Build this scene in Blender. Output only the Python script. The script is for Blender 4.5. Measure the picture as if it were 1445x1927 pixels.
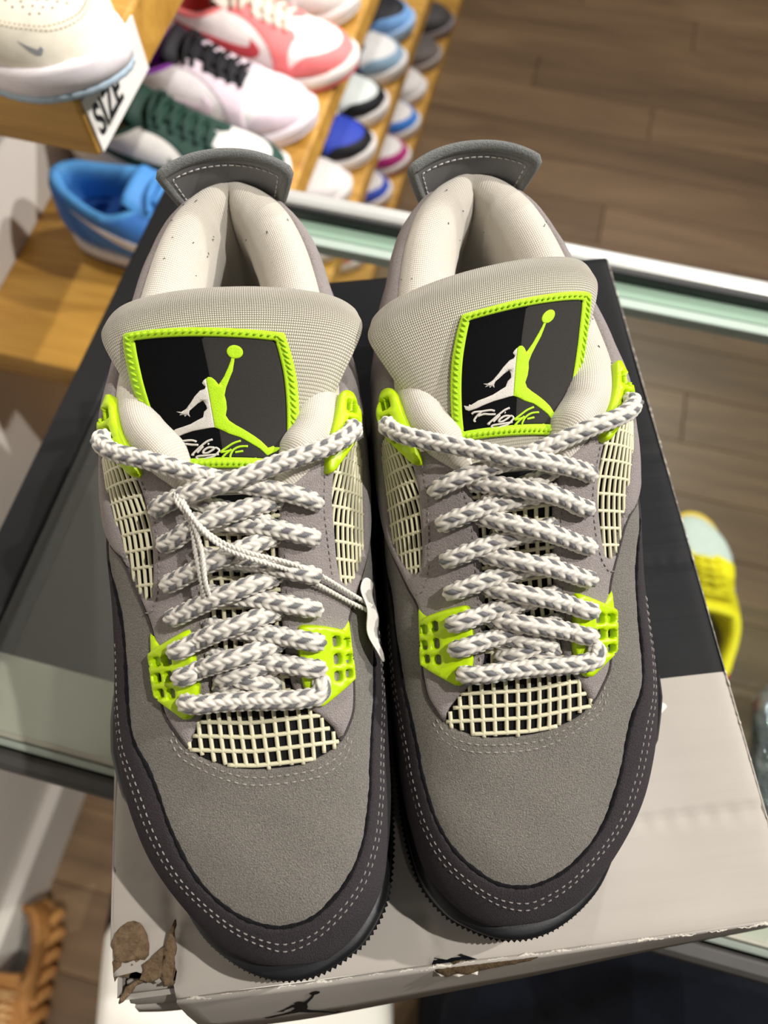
import bpy, bmesh, math, random
import numpy as np
from mathutils import Vector, Matrix
from mathutils.geometry import delaunay_2d_cdt
for o in list(bpy.data.objects): bpy.data.objects.remove(o)
random.seed(7); rng=np.random.RandomState(7)
scene=bpy.context.scene
R=math.radians
# ------------------------------------------------------------------ camera
cam=bpy.data.cameras.new('camera'); camo=bpy.data.objects.new('camera',cam)
scene.collection.objects.link(camo); scene.camera=camo
camo.location=(0,0,.355); camo.rotation_euler=(R(22.5),0,0)
cam.sensor_fit='HORIZONTAL'; cam.sensor_width=36; cam.lens=1400/1445*36
cam.clip_start=.01; cam.clip_end=50
cam.dof.use_dof=True; cam.dof.focus_distance=.285; cam.dof.aperture_fstop=10
# ------------------------------------------------------------------ light
world=bpy.data.worlds.new('World'); scene.world=world; world.use_nodes=True
bg=world.node_tree.nodes['Background']; bg.inputs[0].default_value=(1,.94,.86,1); bg.inputs[1].default_value=.05
def spot(name,loc,target,power,radius,angle,blend=.5,col=(1,.955,.90)):
    l=bpy.data.lights.new(name,'SPOT'); l.energy=power; l.shadow_soft_size=radius; l.spot_size=R(angle); l.spot_blend=blend; l.color=col
    o=bpy.data.objects.new(name,l); scene.collection.objects.link(o); o.location=loc
    o.rotation_euler=(Vector(target)-Vector(loc)).to_track_quat('-Z','Y').to_euler(); return o
spot('ceiling_spot_key',(1.02,.28,1.9),(0,.12,0),135,.018,85,.4)
spot('ceiling_spot_side',(1.85,.62,1.5),(0,.12,0),165,.022,60,.4)
spot('ceiling_spot_second',(.5,-.75,1.9),(.05,.0,0),6,.05,60,.8)
spot('ceiling_spot_shelves',(.7,2.1,1.6),(-.4,.85,-.3),80,.05,70,.8)
spot('added_wall_fill',(1.7,1.5,1.15),(-.5,.55,-.35),150,.05,34,.8)  # added fill light, brightens the left wall under the highest shelf
spot('ceiling_spot_floor',(1.2,2.4,1.9),(1.0,1.6,-1.2),200,.1,80,.8)
spot('added_front_fill',(.25,-1.35,1.3),(-.62,-.22,-1.15),120,.05,26,.6)  # added narrow fill for floor and wall at lower left, aimed past the box
vs=scene.view_settings; vs.view_transform='Standard'; vs.look='None'; vs.gamma=1; vs.use_curve_mapping=False; vs.exposure=0
scene.display_settings.display_device='sRGB'
# ------------------------------------------------------------------ materials
def srgb(h):
    h=h.lstrip('#'); v=[int(h[i:i+2],16)/255 for i in (0,2,4)]
    return tuple(c/12.92 if c<=.04045 else ((c+.055)/1.055)**2.4 for c in v)+(1,)
MATS={}
def mat(name,col,rough=.8,bump=None,var=.0,varscale=200,sheen=0,metal=0,spec=.3,coat=0,trans=0):
    """bump=(scale,strength,distance) noise relief; var = colour mottling"""
    if name in MATS: return MATS[name]
    m=bpy.data.materials.new(name); m.use_nodes=True; nt=m.node_tree; b=nt.nodes['Principled BSDF']
    c=srgb(col) if isinstance(col,str) else col
    b.inputs['Base Color'].default_value=c; b.inputs['Roughness'].default_value=rough; b.inputs['Metallic'].default_value=metal
    b.inputs['Specular IOR Level'].default_value=spec
    if sheen: b.inputs['Sheen Weight'].default_value=sheen; b.inputs['Sheen Roughness'].default_value=.5
    if coat: b.inputs['Coat Weight'].default_value=coat; b.inputs['Coat Roughness'].default_value=.15
    tc=nt.nodes.new('ShaderNodeTexCoord')
    if var:
        n=nt.nodes.new('ShaderNodeTexNoise'); n.inputs['Scale'].default_value=varscale; n.inputs['Detail'].default_value=5; n.inputs['Roughness'].default_value=.65
        nt.links.new(tc.outputs['Object'],n.inputs['Vector'])
        mx=nt.nodes.new('ShaderNodeMix'); mx.data_type='RGBA'
        lo=tuple(max(0,x*(1-var)) for x in c[:3])+(1,); hi=tuple(min(1,x*(1+var)) for x in c[:3])+(1,)
        mx.inputs[6].default_value=lo; mx.inputs[7].default_value=hi
        rp=nt.nodes.new('ShaderNodeMapRange'); rp.inputs[1].default_value=.3; rp.inputs[2].default_value=.7
        nt.links.new(n.outputs[0],rp.inputs[0]); nt.links.new(rp.outputs[0],mx.inputs[0]); nt.links.new(mx.outputs[2],b.inputs['Base Color'])
    if bump:
        n=nt.nodes.new('ShaderNodeTexNoise'); n.inputs['Scale'].default_value=bump[0]; n.inputs['Detail'].default_value=4; n.inputs['Roughness'].default_value=.6
        nt.links.new(tc.outputs['Object'],n.inputs['Vector'])
        bp=nt.nodes.new('ShaderNodeBump'); bp.inputs['Strength'].default_value=bump[1]; bp.inputs['Distance'].default_value=bump[2]
        nt.links.new(n.outputs[0],bp.inputs['Height']); nt.links.new(bp.outputs[0],b.inputs['Normal'])
    MATS[name]=m; return m
def suede(name,col,var=.16,s=.9,sheen=.2): return mat(name,col,.95,(1750,s,.0013),var,1500,sheen,spec=.08)
def knit(name,col,su,sv,strength=.8,rough=.7,sheen=.4,spec=.35,lo=.62):
    """UV driven knit: rows of small loops"""
    if name in MATS: return MATS[name]
    m=bpy.data.materials.new(name); m.use_nodes=True; nt=m.node_tree; b=nt.nodes['Principled BSDF']
    c=srgb(col); b.inputs['Roughness'].default_value=rough; b.inputs['Sheen Weight'].default_value=sheen; b.inputs['Specular IOR Level'].default_value=spec
    uv=nt.nodes.new('ShaderNodeUVMap'); sx=nt.nodes.new('ShaderNodeSeparateXYZ'); nt.links.new(uv.outputs[0],sx.inputs[0])
    def M(op,a,bv=None):
        n=nt.nodes.new('ShaderNodeMath'); n.operation=op
        for i,v in enumerate((a,bv)):
            if v is None: continue
            if isinstance(v,(int,float)): n.inputs[i].default_value=v
            else: nt.links.new(v,n.inputs[i])
        return n.outputs[0]
    a=M('ABSOLUTE',M('SINE',M('MULTIPLY',sx.outputs[0],su*math.pi))); d=M('ABSOLUTE',M('SINE',M('MULTIPLY',sx.outputs[1],sv*math.pi)))
    h=M('MULTIPLY',M('POWER',a,.6),M('POWER',d,.5))
    mx=nt.nodes.new('ShaderNodeMix'); mx.data_type='RGBA'
    mx.inputs[6].default_value=tuple(x*lo for x in c[:3])+(1,); mx.inputs[7].default_value=tuple(min(1,x*1.12) for x in c[:3])+(1,)
    nt.links.new(h,mx.inputs[0]); nt.links.new(mx.outputs[2],b.inputs['Base Color'])
    bp=nt.nodes.new('ShaderNodeBump'); bp.inputs['Strength'].default_value=strength; bp.inputs['Distance'].default_value=.0004
    nt.links.new(h,bp.inputs['Height']); nt.links.new(bp.outputs[0],b.inputs['Normal'])
    MATS[name]=m; return m
def attr_mat(name,rough=.8,sheen=.3):
    m=bpy.data.materials.new(name); m.use_nodes=True; nt=m.node_tree; b=nt.nodes['Principled BSDF']
    a=nt.nodes.new('ShaderNodeAttribute'); a.attribute_name='Col'; nt.links.new(a.outputs[0],b.inputs['Base Color'])
    b.inputs['Roughness'].default_value=rough; b.inputs['Sheen Weight'].default_value=sheen; MATS[name]=m; return m
def wood(name,dark,light,scale=(1.5,18,18),rough=.5,bump=.15,rnd=False):
    m=bpy.data.materials.new(name); m.use_nodes=True; nt=m.node_tree; b=nt.nodes['Principled BSDF']; b.inputs['Roughness'].default_value=rough
    tc=nt.nodes.new('ShaderNodeTexCoord'); mp=nt.nodes.new('ShaderNodeMapping'); mp.inputs['Scale'].default_value=scale; nt.links.new(tc.outputs['Object'],mp.inputs[0])
    if rnd:
        oi=nt.nodes.new('ShaderNodeObjectInfo'); ml=nt.nodes.new('ShaderNodeMath'); ml.operation='MULTIPLY'; ml.inputs[1].default_value=37; nt.links.new(oi.outputs['Random'],ml.inputs[0])
        cx=nt.nodes.new('ShaderNodeCombineXYZ'); nt.links.new(ml.outputs[0],cx.inputs[0]); nt.links.new(ml.outputs[0],cx.inputs[1]); nt.links.new(cx.outputs[0],mp.inputs['Location'])
    n=nt.nodes.new('ShaderNodeTexNoise'); n.inputs['Scale'].default_value=1; n.inputs['Detail'].default_value=7; n.inputs['Roughness'].default_value=.62; n.inputs['Distortion'].default_value=.8
    nt.links.new(mp.outputs[0],n.inputs[0]); cr=nt.nodes.new('ShaderNodeValToRGB'); cr.color_ramp.elements[0].position=.32; cr.color_ramp.elements[1].position=.68
    cr.color_ramp.elements[0].color=srgb(dark); cr.color_ramp.elements[1].color=srgb(light); nt.links.new(n.outputs[0],cr.inputs[0])
    out=cr.outputs[0]
    if rnd:
        hs=nt.nodes.new('ShaderNodeHueSaturation'); mr=nt.nodes.new('ShaderNodeMapRange'); mr.inputs[3].default_value=.78; mr.inputs[4].default_value=1.15
        nt.links.new(oi.outputs['Random'],mr.inputs[0]); nt.links.new(mr.outputs[0],hs.inputs['Value']); nt.links.new(out,hs.inputs['Color']); out=hs.outputs[0]
    nt.links.new(out,b.inputs['Base Color'])
    bp=nt.nodes.new('ShaderNodeBump'); bp.inputs['Strength'].default_value=bump; bp.inputs['Distance'].default_value=.001; nt.links.new(n.outputs[0],bp.inputs['Height']); nt.links.new(bp.outputs[0],b.inputs['Normal'])
    MATS[name]=m; return m
def glass(name,tint=(.9,.97,.94,1),refl=.9,rough=.02):
    m=bpy.data.materials.new(name); m.use_nodes=True; nt=m.node_tree; nt.nodes.remove(nt.nodes['Principled BSDF']); out=nt.nodes['Material Output']
    t=nt.nodes.new('ShaderNodeBsdfTransparent'); t.inputs[0].default_value=tint; g=nt.nodes.new('ShaderNodeBsdfGlossy'); g.inputs['Roughness'].default_value=rough
    f=nt.nodes.new('ShaderNodeLayerWeight'); f.inputs[0].default_value=.5; pw=nt.nodes.new('ShaderNodeMath'); pw.operation='POWER'; pw.inputs[1].default_value=5; nt.links.new(f.outputs['Facing'],pw.inputs[0])
    ml=nt.nodes.new('ShaderNodeMath'); ml.operation='MULTIPLY_ADD'; ml.inputs[1].default_value=refl; ml.inputs[2].default_value=.04
    nt.links.new(pw.outputs[0],ml.inputs[0]); mx=nt.nodes.new('ShaderNodeMixShader'); nt.links.new(ml.outputs[0],mx.inputs[0]); nt.links.new(t.outputs[0],mx.inputs[1]); nt.links.new(g.outputs[0],mx.inputs[2]); nt.links.new(mx.outputs[0],out.inputs[0])
    MATS[name]=m; return m
# ------------------------------------------------------------------ mesh helpers
COL=scene.collection
MIR=1
def mesh(name,V,F,uv=None,col=None,smooth=True):
    V=np.asarray(V,float).reshape(-1,3)
    if MIR<0:
        V=V*np.array((-1,1,1)); F=[tuple(reversed(f)) for f in F]
        # loop order is reversed, so per-vertex attributes keep their vertex
    me=bpy.data.meshes.new(name); me.from_pydata([tuple(v) for v in V],[],[tuple(int(i) for i in f) for f in F])
    if uv is not None:
        l=me.uv_layers.new(name='UVMap'); idx=np.zeros(len(me.loops),int); me.loops.foreach_get('vertex_index',idx)
        l.data.foreach_set('uv',np.asarray(uv,float)[idx].ravel())
    if col is not None:
        a=me.color_attributes.new('Col','FLOAT_COLOR','POINT'); a.data.foreach_set('color',np.asarray(col,float).ravel())
    if smooth and len(me.polygons): me.polygons.foreach_set('use_smooth',[True]*len(me.polygons))
    me.update(); return me
def obj(name,me,m,parent=None,label=None,kind=None):
    o=bpy.data.objects.new(name,me); COL.objects.link(o)
    if m is not None and not me.materials: me.materials.append(m)
    elif m is not None: o.material_slots[0].link='OBJECT'; o.material_slots[0].material=m
    if parent is not None: o.parent=parent
    if label: o['label']=label
    if kind: o['kind']=kind
    return o
def thing(name,label,cat,loc=(0,0,0),rz=0,group=None):
    o=bpy.data.objects.new(name,None); COL.objects.link(o); o.location=loc; o.rotation_euler=(0,0,rz); o.empty_display_size=.02
    o['label']=label; o['category']=cat
    if group: o['group']=group
    return o
def tag(o,label,cat,group=None):
    o['label']=label; o['category']=cat
    if group: o['group']=group
    return o
def gridF(n,m,closeu=False,closev=False):
    F=[]
    for i in range(n if closeu else n-1):
        for j in range(m if closev else m-1):
            F.append((i*m+j,((i+1)%n)*m+j,((i+1)%n)*m+(j+1)%m,i*m+(j+1)%m))
    return F
def boxbm(bm,c,s,rot=None,bev=.0,seg=2):
    mt=Matrix.Translation(c)@(rot.to_4x4() if rot else Matrix())@Matrix.Diagonal((s[0],s[1],s[2],1))
    g=bmesh.ops.create_cube(bm,size=1,matrix=mt)
    if bev:
        es=list({e for v in g['verts'] for e in v.link_edges}); bmesh.ops.bevel(bm,geom=es,offset=bev,segments=seg,affect='EDGES',profile=.5)
def box(name,c,s,m,parent=None,bev=.002,rz=0,smooth=False):
    bm=bmesh.new(); boxbm(bm,(0,0,0),s,None,bev); me=bpy.data.meshes.new(name); bm.to_mesh(me); bm.free()
    o=obj(name,me,m,parent); o.location=c; o.rotation_euler=(0,0,rz); return o
def cat(P,n,closed=False):
    """Catmull-Rom through points, resampled evenly to n"""
    P=np.asarray(P,float); k=len(P); out=[]
    if k==2 and not closed: return P[0]+(P[1]-P[0])*np.linspace(0,1,n)[:,None]
    for i in range(k if closed else k-1):
        p1=P[i]; p2=P[(i+1)%k]; p0=P[i-1] if (i>0 or closed) else 2*p1-p2; p3=P[(i+2)%k] if (i+2<k or closed) else 2*p2-p1
        t=np.linspace(0,1,14,endpoint=False)[:,None]
        out.append(.5*((2*p1)+(-p0+p2)*t+(2*p0-5*p1+4*p2-p3)*t*t+(-p0+3*p1-3*p2+p3)*t**3))
    if not closed: out.append(P[-1:])
    else: out.append(P[:1])
    Q=np.concatenate(out); d=np.r_[0,np.cumsum(np.linalg.norm(np.diff(Q,axis=0),axis=1))]
    s=np.linspace(0,d[-1],n+1 if closed else n)
    if closed: s=s[:-1]
    return np.stack([np.interp(s,d,Q[:,j]) for j in range(Q.shape[1])],1)
def plen(P): return float(np.linalg.norm(np.diff(P,axis=0),axis=1).sum())
def frames(P,up=(0,0,1)):
    T=np.gradient(P,axis=0); T/=np.maximum(np.linalg.norm(T,axis=1),1e-12)[:,None]
    up=np.array(up,float); n=up-T[0]*(up@T[0]); n/=np.linalg.norm(n); N=[n]
    for i in range(1,len(P)):
        n=N[-1]-T[i]*(N[-1]@T[i]); l=np.linalg.norm(n); N.append(n/l if l>1e-9 else N[-1])
    N=np.array(N); return T,N,np.cross(T,N)
def tube(P,r,k=8,caps=True):
    """V,F of a round tube; r scalar or per-point"""
    P=np.asarray(P,float); T,N,B=frames(P); n=len(P); r=np.broadcast_to(np.asarray(r,float),(n,))
    a=np.linspace(0,2*math.pi,k,endpoint=False)
    V=(P[:,None]+r[:,None,None]*(np.cos(a)[None,:,None]*N[:,None]+np.sin(a)[None,:,None]*B[:,None])).reshape(-1,3)
    F=[]
    for i in range(n-1):
        for j in range(k): F.append((i*k+j,i*k+(j+1)%k,(i+1)*k+(j+1)%k,(i+1)*k+j))
    if caps: F.append(tuple(reversed(range(k)))); F.append(tuple((n-1)*k+j for j in range(k)))
    return V,F
class MB:
    def __init__(s): s.V=[];s.F=[];s.n=0;s.C=[]
    def add(s,V,F,c=None):
        V=np.asarray(V,float).reshape(-1,3); s.V.append(V); s.F+= [tuple(i+s.n for i in f) for f in F]; s.n+=len(V)
        if c is not None: s.C.append(np.asarray(c,float))
    def me(s,name,smooth=True): return mesh(name,np.concatenate(s.V),s.F,col=np.concatenate(s.C) if s.C else None,smooth=smooth)
def inpoly(P,loop):
    P=np.asarray(P); x,y=P[:,0],P[:,1]; L=np.asarray(loop); r=np.zeros(len(P),bool)
    x0,y0=L[:,0],L[:,1]; x1,y1=np.roll(x0,-1),np.roll(y0,-1)
    for a,b,c,d in zip(x0,y0,x1,y1):
        if b==d: continue
        cnd=((b>y)!=(d>y))&(x<(c-a)*(y-b)/(d-b)+a); r^=cnd
    return r
def bdist(P,loops):
    P=np.asarray(P); D=np.full(len(P),1e9)
    for L in loops:
        L=np.asarray(L); A=L; Bq=np.roll(L,-1,0); AB=Bq-A; l2=np.maximum((AB**2).sum(1),1e-12)
        for i in range(0,len(P),400):
            p=P[i:i+400]; t=np.clip(((p[:,None]-A[None])*AB[None]).sum(2)/l2[None],0,1)
            d=np.linalg.norm(p[:,None]-(A[None]+t[...,None]*AB[None]),axis=2).min(1); D[i:i+400]=np.minimum(D[i:i+400],d)
    return D
def region(loops,step,edge,sharp=False,smoothloop=True):
    """triangulate a 2D region (outer loop + holes, domain units ~ mm); returns points, tris, boundary distance"""
    LL=[]
    for L in loops:
        L=np.asarray(L,float)
        n=max(12,int(plen(np.vstack([L,L[:1]]))/step))
        if smoothloop: LL.append(cat(L,n,True))
        else:
            Q=np.vstack([L,L[:1]]); d=np.r_[0,np.cumsum(np.linalg.norm(np.diff(Q,axis=0),axis=1))]; out=[]
            for i in range(len(L)):
                m=max(1,int((d[i+1]-d[i])/step)); out.append(Q[i]+(Q[i+1]-Q[i])*np.arange(m)[:,None]/m)
            LL.append(np.concatenate(out))
    def inside(P):
        r=inpoly(P,LL[0])
        for h in LL[1:]: r&=~inpoly(P,h)
        return r
    pts=[];edges=[];n=0
    for L in LL:
        k=len(L); pts.append(L); edges+=[(n+i,n+(i+1)%k) for i in range(k)]; n+=k
    extra=[]
    for L in LL:
        T=np.roll(L,-1,0)-np.roll(L,1,0); T/=np.maximum(np.linalg.norm(T,axis=1),1e-9)[:,None]; Nn=np.stack([-T[:,1],T[:,0]],1)
        for f in ((.12,.45,1.0) if edge>0 else ()):
            for sg in (1,-1):
                Q=L+Nn*sg*f*edge; extra.append((Q,f*edge))
    for Q,dd in extra:
        k=inside(Q)&(bdist(Q,LL)>dd*.9); Q=Q[k]; pts.append(Q)
    mn,mx=LL[0].min(0),LL[0].max(0); g=[]
    row=0;y=mn[1]
    while y<=mx[1]:
        xs=np.arange(mn[0]+(row%2)*step*.5,mx[0],step); g.append(np.stack([xs,np.full(len(xs),y)],1)); y+=step*.866; row+=1
    G=np.concatenate(g); G=G[inside(G)]
    if len(G): G=G[bdist(G,LL)>edge+step*.45]; pts.append(G)
    A=np.concatenate(pts)
    vo,eo,fo,_,_,_=delaunay_2d_cdt([Vector((float(a),float(b))) for a,b in A],edges,[],0,1e-5)
    P=np.array([(v.x,v.y) for v in vo]); tri=np.array([f for f in fo if len(f)==3]); ce=P[tri].mean(1); tri=tri[inside(ce)]
    D=bdist(P,LL); return P,tri,D
def roundoff(D,edge,thick):
    t=np.clip(D/edge,0,1) if edge>0 else np.ones_like(D); return thick*np.sqrt(np.maximum(0,1-(1-t)**2))
# ------------------------------------------------------------------ the sneaker last (local mm: toe at y=0, heel at y=315, medial = +x)
# station: y, [lat base, lat wall, lat shoulder, lat edge, ridge, med edge, med shoulder, med wall, med base] (x,z) mm
ST=[
(8.5,[(14,27),(14.2,30),(15,32),(16,33),(17.5,33.3),(19,33),(20.5,32),(21.6,30),(22,27)]),
(9.6,[(8,27),(8.2,31),(10,33.3),(13.5,34.8),(17.3,35.3),(22,34.8),(26,33.3),(28,31),(28.2,27)]),
(12.5,[(-.5,27),(-.3,32),(4,35.8),(10.5,38),(17,39),(24,38),(30.5,35.8),(34.2,32),(34.5,27)]),
(17,[(-7.5,27),(-7.5,33.5),(-1.5,39.3),(7.5,42.5),(16.5,43.5),(26.5,42.5),(34.5,39.3),(39.8,33.5),(40,27)]),
(23,[(-14,27),(-14,35),(-7.5,43),(4,47.5),(16,49),(29,47.5),(39,43),(45,35),(45,27)]),
(32,[(-22.5,27.5),(-22.5,37),(-15,46.5),(0,52.5),(15,54),(31,52.5),(43.5,46.5),(50,37),(50.5,27.5)]),
(45,[(-32,28),(-32.5,39),(-24,50.5),(-4,57),(14,58.5),(32,57),(46.5,50.5),(53,39),(53.5,28)]),
(62,[(-41,28),(-41,41),(-32,54.5),(-8,61.5),(12,63),(32,61.5),(48,54.5),(55,41),(55.5,28)]),
(80,[(-47,28),(-47,42),(-37.5,57.5),(-12,66.5),(9,68),(31.5,66.5),(49,57.5),(55.5,42),(56,28)]),
(100,[(-50,28),(-50,44),(-40,62),(-14,72.5),(7,75),(30.5,72.5),(49,62),(56,44),(56,28)]),
(120,[(-50.5,29),(-50.5,46),(-41.5,67),(-15.5,80.5),(7,84),(30,80.5),(49,67),(55,46),(55,29)]),
(140,[(-50,30),(-51,48),(-43.5,73),(-17,89.5),(7,93),(30,89.5),(49,73),(54,48),(53,30)]),
(160,[(-49,31),(-51.5,51),(-46,80),(-20,99),(6.5,102.5),(31,99),(50,80),(53,51),(51,31)]),
(180,[(-48,32),(-52,53),(-49,85),(-29,104),(6,109),(38,103),(51,85),(52,53),(48,32)]),
(200,[(-46,33),(-52.5,55),(-51,86),(-39,103),(4,110),(43,102),(51.5,86),(51.5,55),(46,33)]),
(230,[(-43,34),(-50.5,56),(-48,83),(-42,98.5),(2,104),(42,98.5),(48.5,83),(50,56),(43,34)]),
(260,[(-40,35),(-46,57),(-42.5,83),(-36.5,99.5),(1,104),(36.5,99.5),(42.5,83),(46,57),(41,35)]),
(285,[(-35,36),(-40,57),(-36,84),(-30.5,102.5),(0,106),(30.5,102.5),(36,84),(40,57),(36,36)]),
(303,[(-25,36),(-30,57),(-28,84),(-21,106),(0,108),(21,106),(28,84),(30,57),(25,36)]),
(311,[(-14,36),(-18,57),(-16.5,84),(-12.5,107.5),(0,110),(12.5,107.5),(16.5,84),(18,57),(14,36)]),
(315,[(-4,36),(-5,57),(-5,84),(-4,108),(0,111),(4,108),(5,84),(5,57),(4,36)]),
]
SY=np.array([s[0] for s in ST])/1000.; SC=np.array([s[1] for s in ST],float)/1000.
def _tang(Y,V):
    n=len(Y);T=np.zeros_like(V); d=(V[1:]-V[:-1])/(Y[1:]-Y[:-1])[:,None,None]; T[0]=d[0];T[-1]=d[-1]
    for i in range(1,n-1):
        h0=Y[i]-Y[i-1];h1=Y[i+1]-Y[i]; T[i]=(d[i-1]*h1+d[i]*h0)/(h0+h1)
    return T
ST_T=_tang(SY,SC)
def S0(y,q):
    """vectorised: y metres, q in [-4,4] -> (n,3)"""
    y=np.atleast_1d(np.asarray(y,float)); q=np.atleast_1d(np.asarray(q,float)); y,q=np.broadcast_arrays(y,q)
    y=np.clip(y,SY[0],SY[-1]-1e-9); i=np.clip(np.searchsorted(SY,y,side='right')-1,0,len(SY)-2)
    h=SY[i+1]-SY[i]; t=(y-SY[i])/h
    a,b,c,d=2*t**3-3*t*t+1,(t**3-2*t*t+t)*h,-2*t**3+3*t*t,(t**3-t*t)*h
    C=a[:,None,None]*SC[i]+b[:,None,None]*ST_T[i]+c[:,None,None]*SC[i+1]+d[:,None,None]*ST_T[i+1]
    u=np.clip(q+4,0,7.99999); k=u.astype(int); t=(u-k)[:,None]; r=np.arange(len(k))
    p1=C[r,k];p2=C[r,k+1]; p0=np.where((k>0)[:,None],C[r,np.maximum(k-1,0)],2*p1-p2); p3=np.where((k<7)[:,None],C[r,np.minimum(k+2,8)],2*p2-p1)
    m1=(p2-p0)*.5;m2=(p3-p1)*.5
    p=(2*t**3-3*t*t+1)*p1+(t**3-2*t*t+t)*m1+(-2*t**3+3*t*t)*p2+(t**3-t*t)*m2
    return np.stack([p[:,0],y,p[:,1]],1)
def SN(y,q):
    y=np.atleast_1d(np.asarray(y,float)); q=np.atleast_1d(np.asarray(q,float)); y,q=np.broadcast_arrays(y,q); e,e2=.0008,.02
    a=S0(np.minimum(y+e,.3149),q)-S0(np.maximum(y-e,.0085),q); b=S0(y,np.minimum(q+e2,3.999))-S0(y,np.maximum(q-e2,-4))
    n=np.cross(b,a); l=np.linalg.norm(n,axis=1); return n/np.maximum(l,1e-12)[:,None]
def S(y,q,off=0.):
    return S0(y,q)+SN(y,q)*np.broadcast_to(np.asarray(off,float),np.broadcast(np.atleast_1d(y),np.atleast_1d(q)).shape)[:,None]
QS=17.   # domain scale: one unit of q counts as 17 mm
def dom(loop): return [(y,q*QS) for y,q in loop]
def panel(name,m,parent,loops,off,thick,edge=1.4,step=2.2,surf=None,smoothloop=True,label=None,wob=0):
    """a raised patch with rounded edges on the last; loops in (y mm, q)"""
    P,tri,D=region([dom(l) for l in loops],step,edge,smoothloop=smoothloop)
    o=off/1000+roundoff(D,edge,thick)/1000
    if wob: o=o+wob/1000*(np.sin(P[:,0]*.21+1)*np.sin(P[:,1]*.17+.5))*np.clip(D/5,0,1)
    V=(surf or S)(P[:,0]/1000,P[:,1]/QS,o)
    a,b,c=V[tri[:,0]],V[tri[:,1]],V[tri[:,2]]
    n=np.cross(b-a,c-a); sn=SN(P[tri[:,0],0]/1000,P[tri[:,0],1]/QS) if surf is None else None
    if sn is not None:
        fl=(n*sn).sum(1)<0; tri=tri.copy(); tri[fl]=tri[fl][:,::-1]
    return obj(name,mesh(name,V,tri.tolist()),m,parent,label)
def stitches(mb,path,off,gap=3.0,ln=2.0,w=.38,surf=None):
    """dashes along a (y mm,q) path"""
    D=np.array(dom(path),float); n=max(4,int(plen(D)*4)); C=cat(D,n); W=(surf or S)(C[:,0]/1000,C[:,1]/QS,off/1000)
    d=np.r_[0,np.cumsum(np.linalg.norm(np.diff(W,axis=0),axis=1))]*1000; s=0
    while s+ln<d[-1]:
        ss=np.array((s,s+ln*.25,s+ln*.75,s+ln)); P=np.stack([np.interp(ss,d,W[:,j]) for j in range(3)],1)
        Nn=SN(C[min(len(C)-1,int(np.searchsorted(d,s))),0]/1000,C[min(len(C)-1,int(np.searchsorted(d,s))),1]/QS)[0] if surf is None else np.array((0,0,1.))
        P[0]-=Nn*.0004;P[3]-=Nn*.0004;P[1]+=Nn*.00015;P[2]+=Nn*.00015
        V,F=tube(P,np.array((.5,1,1,.5))*w/1000,5); mb.add(V,F); s+=gap
LACE_C=[]
def lace_tube(mb,P,r=.0035,cols=8,per=5,pitch=.0030,step=.0005,seed=0):
    """braided cord: raised chevron stitches, grey ticks"""
    P=cat(P,max(8,int(plen(cat(P,60))/step))); n=len(P); T,N,B=frames(P); k=cols*per
    s=np.r_[0,np.cumsum(np.linalg.norm(np.diff(P,axis=0),axis=1))]
    u=np.arange(k)/per; ci=np.floor(u).astype(int); fr=(np.arange(k)%per+.5)/per
    sg=np.where(ci%2==0,1.,-1.); w=(s[:,None]+seed*.0013)/pitch+sg[None]*(fr[None]-.5)*.75+ (ci//2%2)[None]*.5
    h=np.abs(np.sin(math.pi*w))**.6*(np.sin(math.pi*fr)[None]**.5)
    rr=r*(.80+.26*h); endf=np.clip(np.minimum(s,s[-1]-s)/r,0,1); endf=np.sqrt(np.maximum(.05,1-(1-endf)**2)); rr=rr*endf[:,None]
    a=2*math.pi*(np.arange(k)+.5)/k
    V=(P[:,None]+rr[...,None]*(np.cos(a)[None,:,None]*N[:,None]+np.sin(a)[None,:,None]*B[:,None])).reshape(-1,3)
    cell=np.floor(w).astype(int); grey=((cell%2==0)&(ci%4==0)[None])|((cell%2==1)&(ci%4==2)[None])
    base=np.array(srgb('#e2ddd2')); gc=np.array(srgb('#6d6d70')); rngc=.9+.15*rng.rand(n,k)
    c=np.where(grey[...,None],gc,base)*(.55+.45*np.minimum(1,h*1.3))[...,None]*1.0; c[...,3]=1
    mb.add(V,gridF(n,k,False,True)+[tuple(range(k)),tuple((n-1)*k+j for j in reversed(range(k)))],c.reshape(-1,4))
# ---- panel outlines (y mm, q)
MUD_IN=[(172,-2.5),(150,-2.12),(140,-2.02),(125,-1.95),(106,-2.0),(90,-1.95),(78,-1.76),(67,-1.68),(55,-1.66),(39,-1.56),(28,-1.15),(23.3,-.4),(22.8,.3),(26.3,.98),(36,1.58),(50,1.93),(66,2.07),(75,2.07),(90,2.15),(105,2.3),(130,2.4),(150,2.6),(172,3.0)]
MUD=MUD_IN+[(172,3.9),(120,3.95),(60,3.95),(30,3.95),(18,3.95),(12,3.95),(9.3,3.9),(8.7,2.2),(8.6,0),(8.7,-2.2),(9.3,-3.9),(12,-3.95),(18,-3.95),(30,-3.95),(60,-3.95),(120,-3.95),(172,-3.9)]
VAMP_IN=[(82,-1.06),(78.5,-.8),(76,-.4),(75,0),(75.5,.6),(78,1.0),(82,1.33)]
VAMP=[(165,-2.0),(153,-1.68),(139,-1.5),(126,-1.38),(112,-1.35),(98,-1.35),(90,-1.2)]+VAMP_IN+[(88,1.46),(96,1.6),(110,1.62),(126,1.57),(135,1.72),(145,1.95),(165,2.5),(150,2.75),(130,2.6),(105,2.5),(90,2.35),(72,2.25),(60,2.2),(46,2.05),(34,1.75),(24,1.1),(19.5,.4),(19.8,-.5),(25.5,-1.35),(37,-1.75),(55,-1.85),(67,-1.88),(78,-1.98),(90,-2.15),(106,-2.2),(125,-2.15),(140,-2.2),(152,-2.35)]
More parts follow.
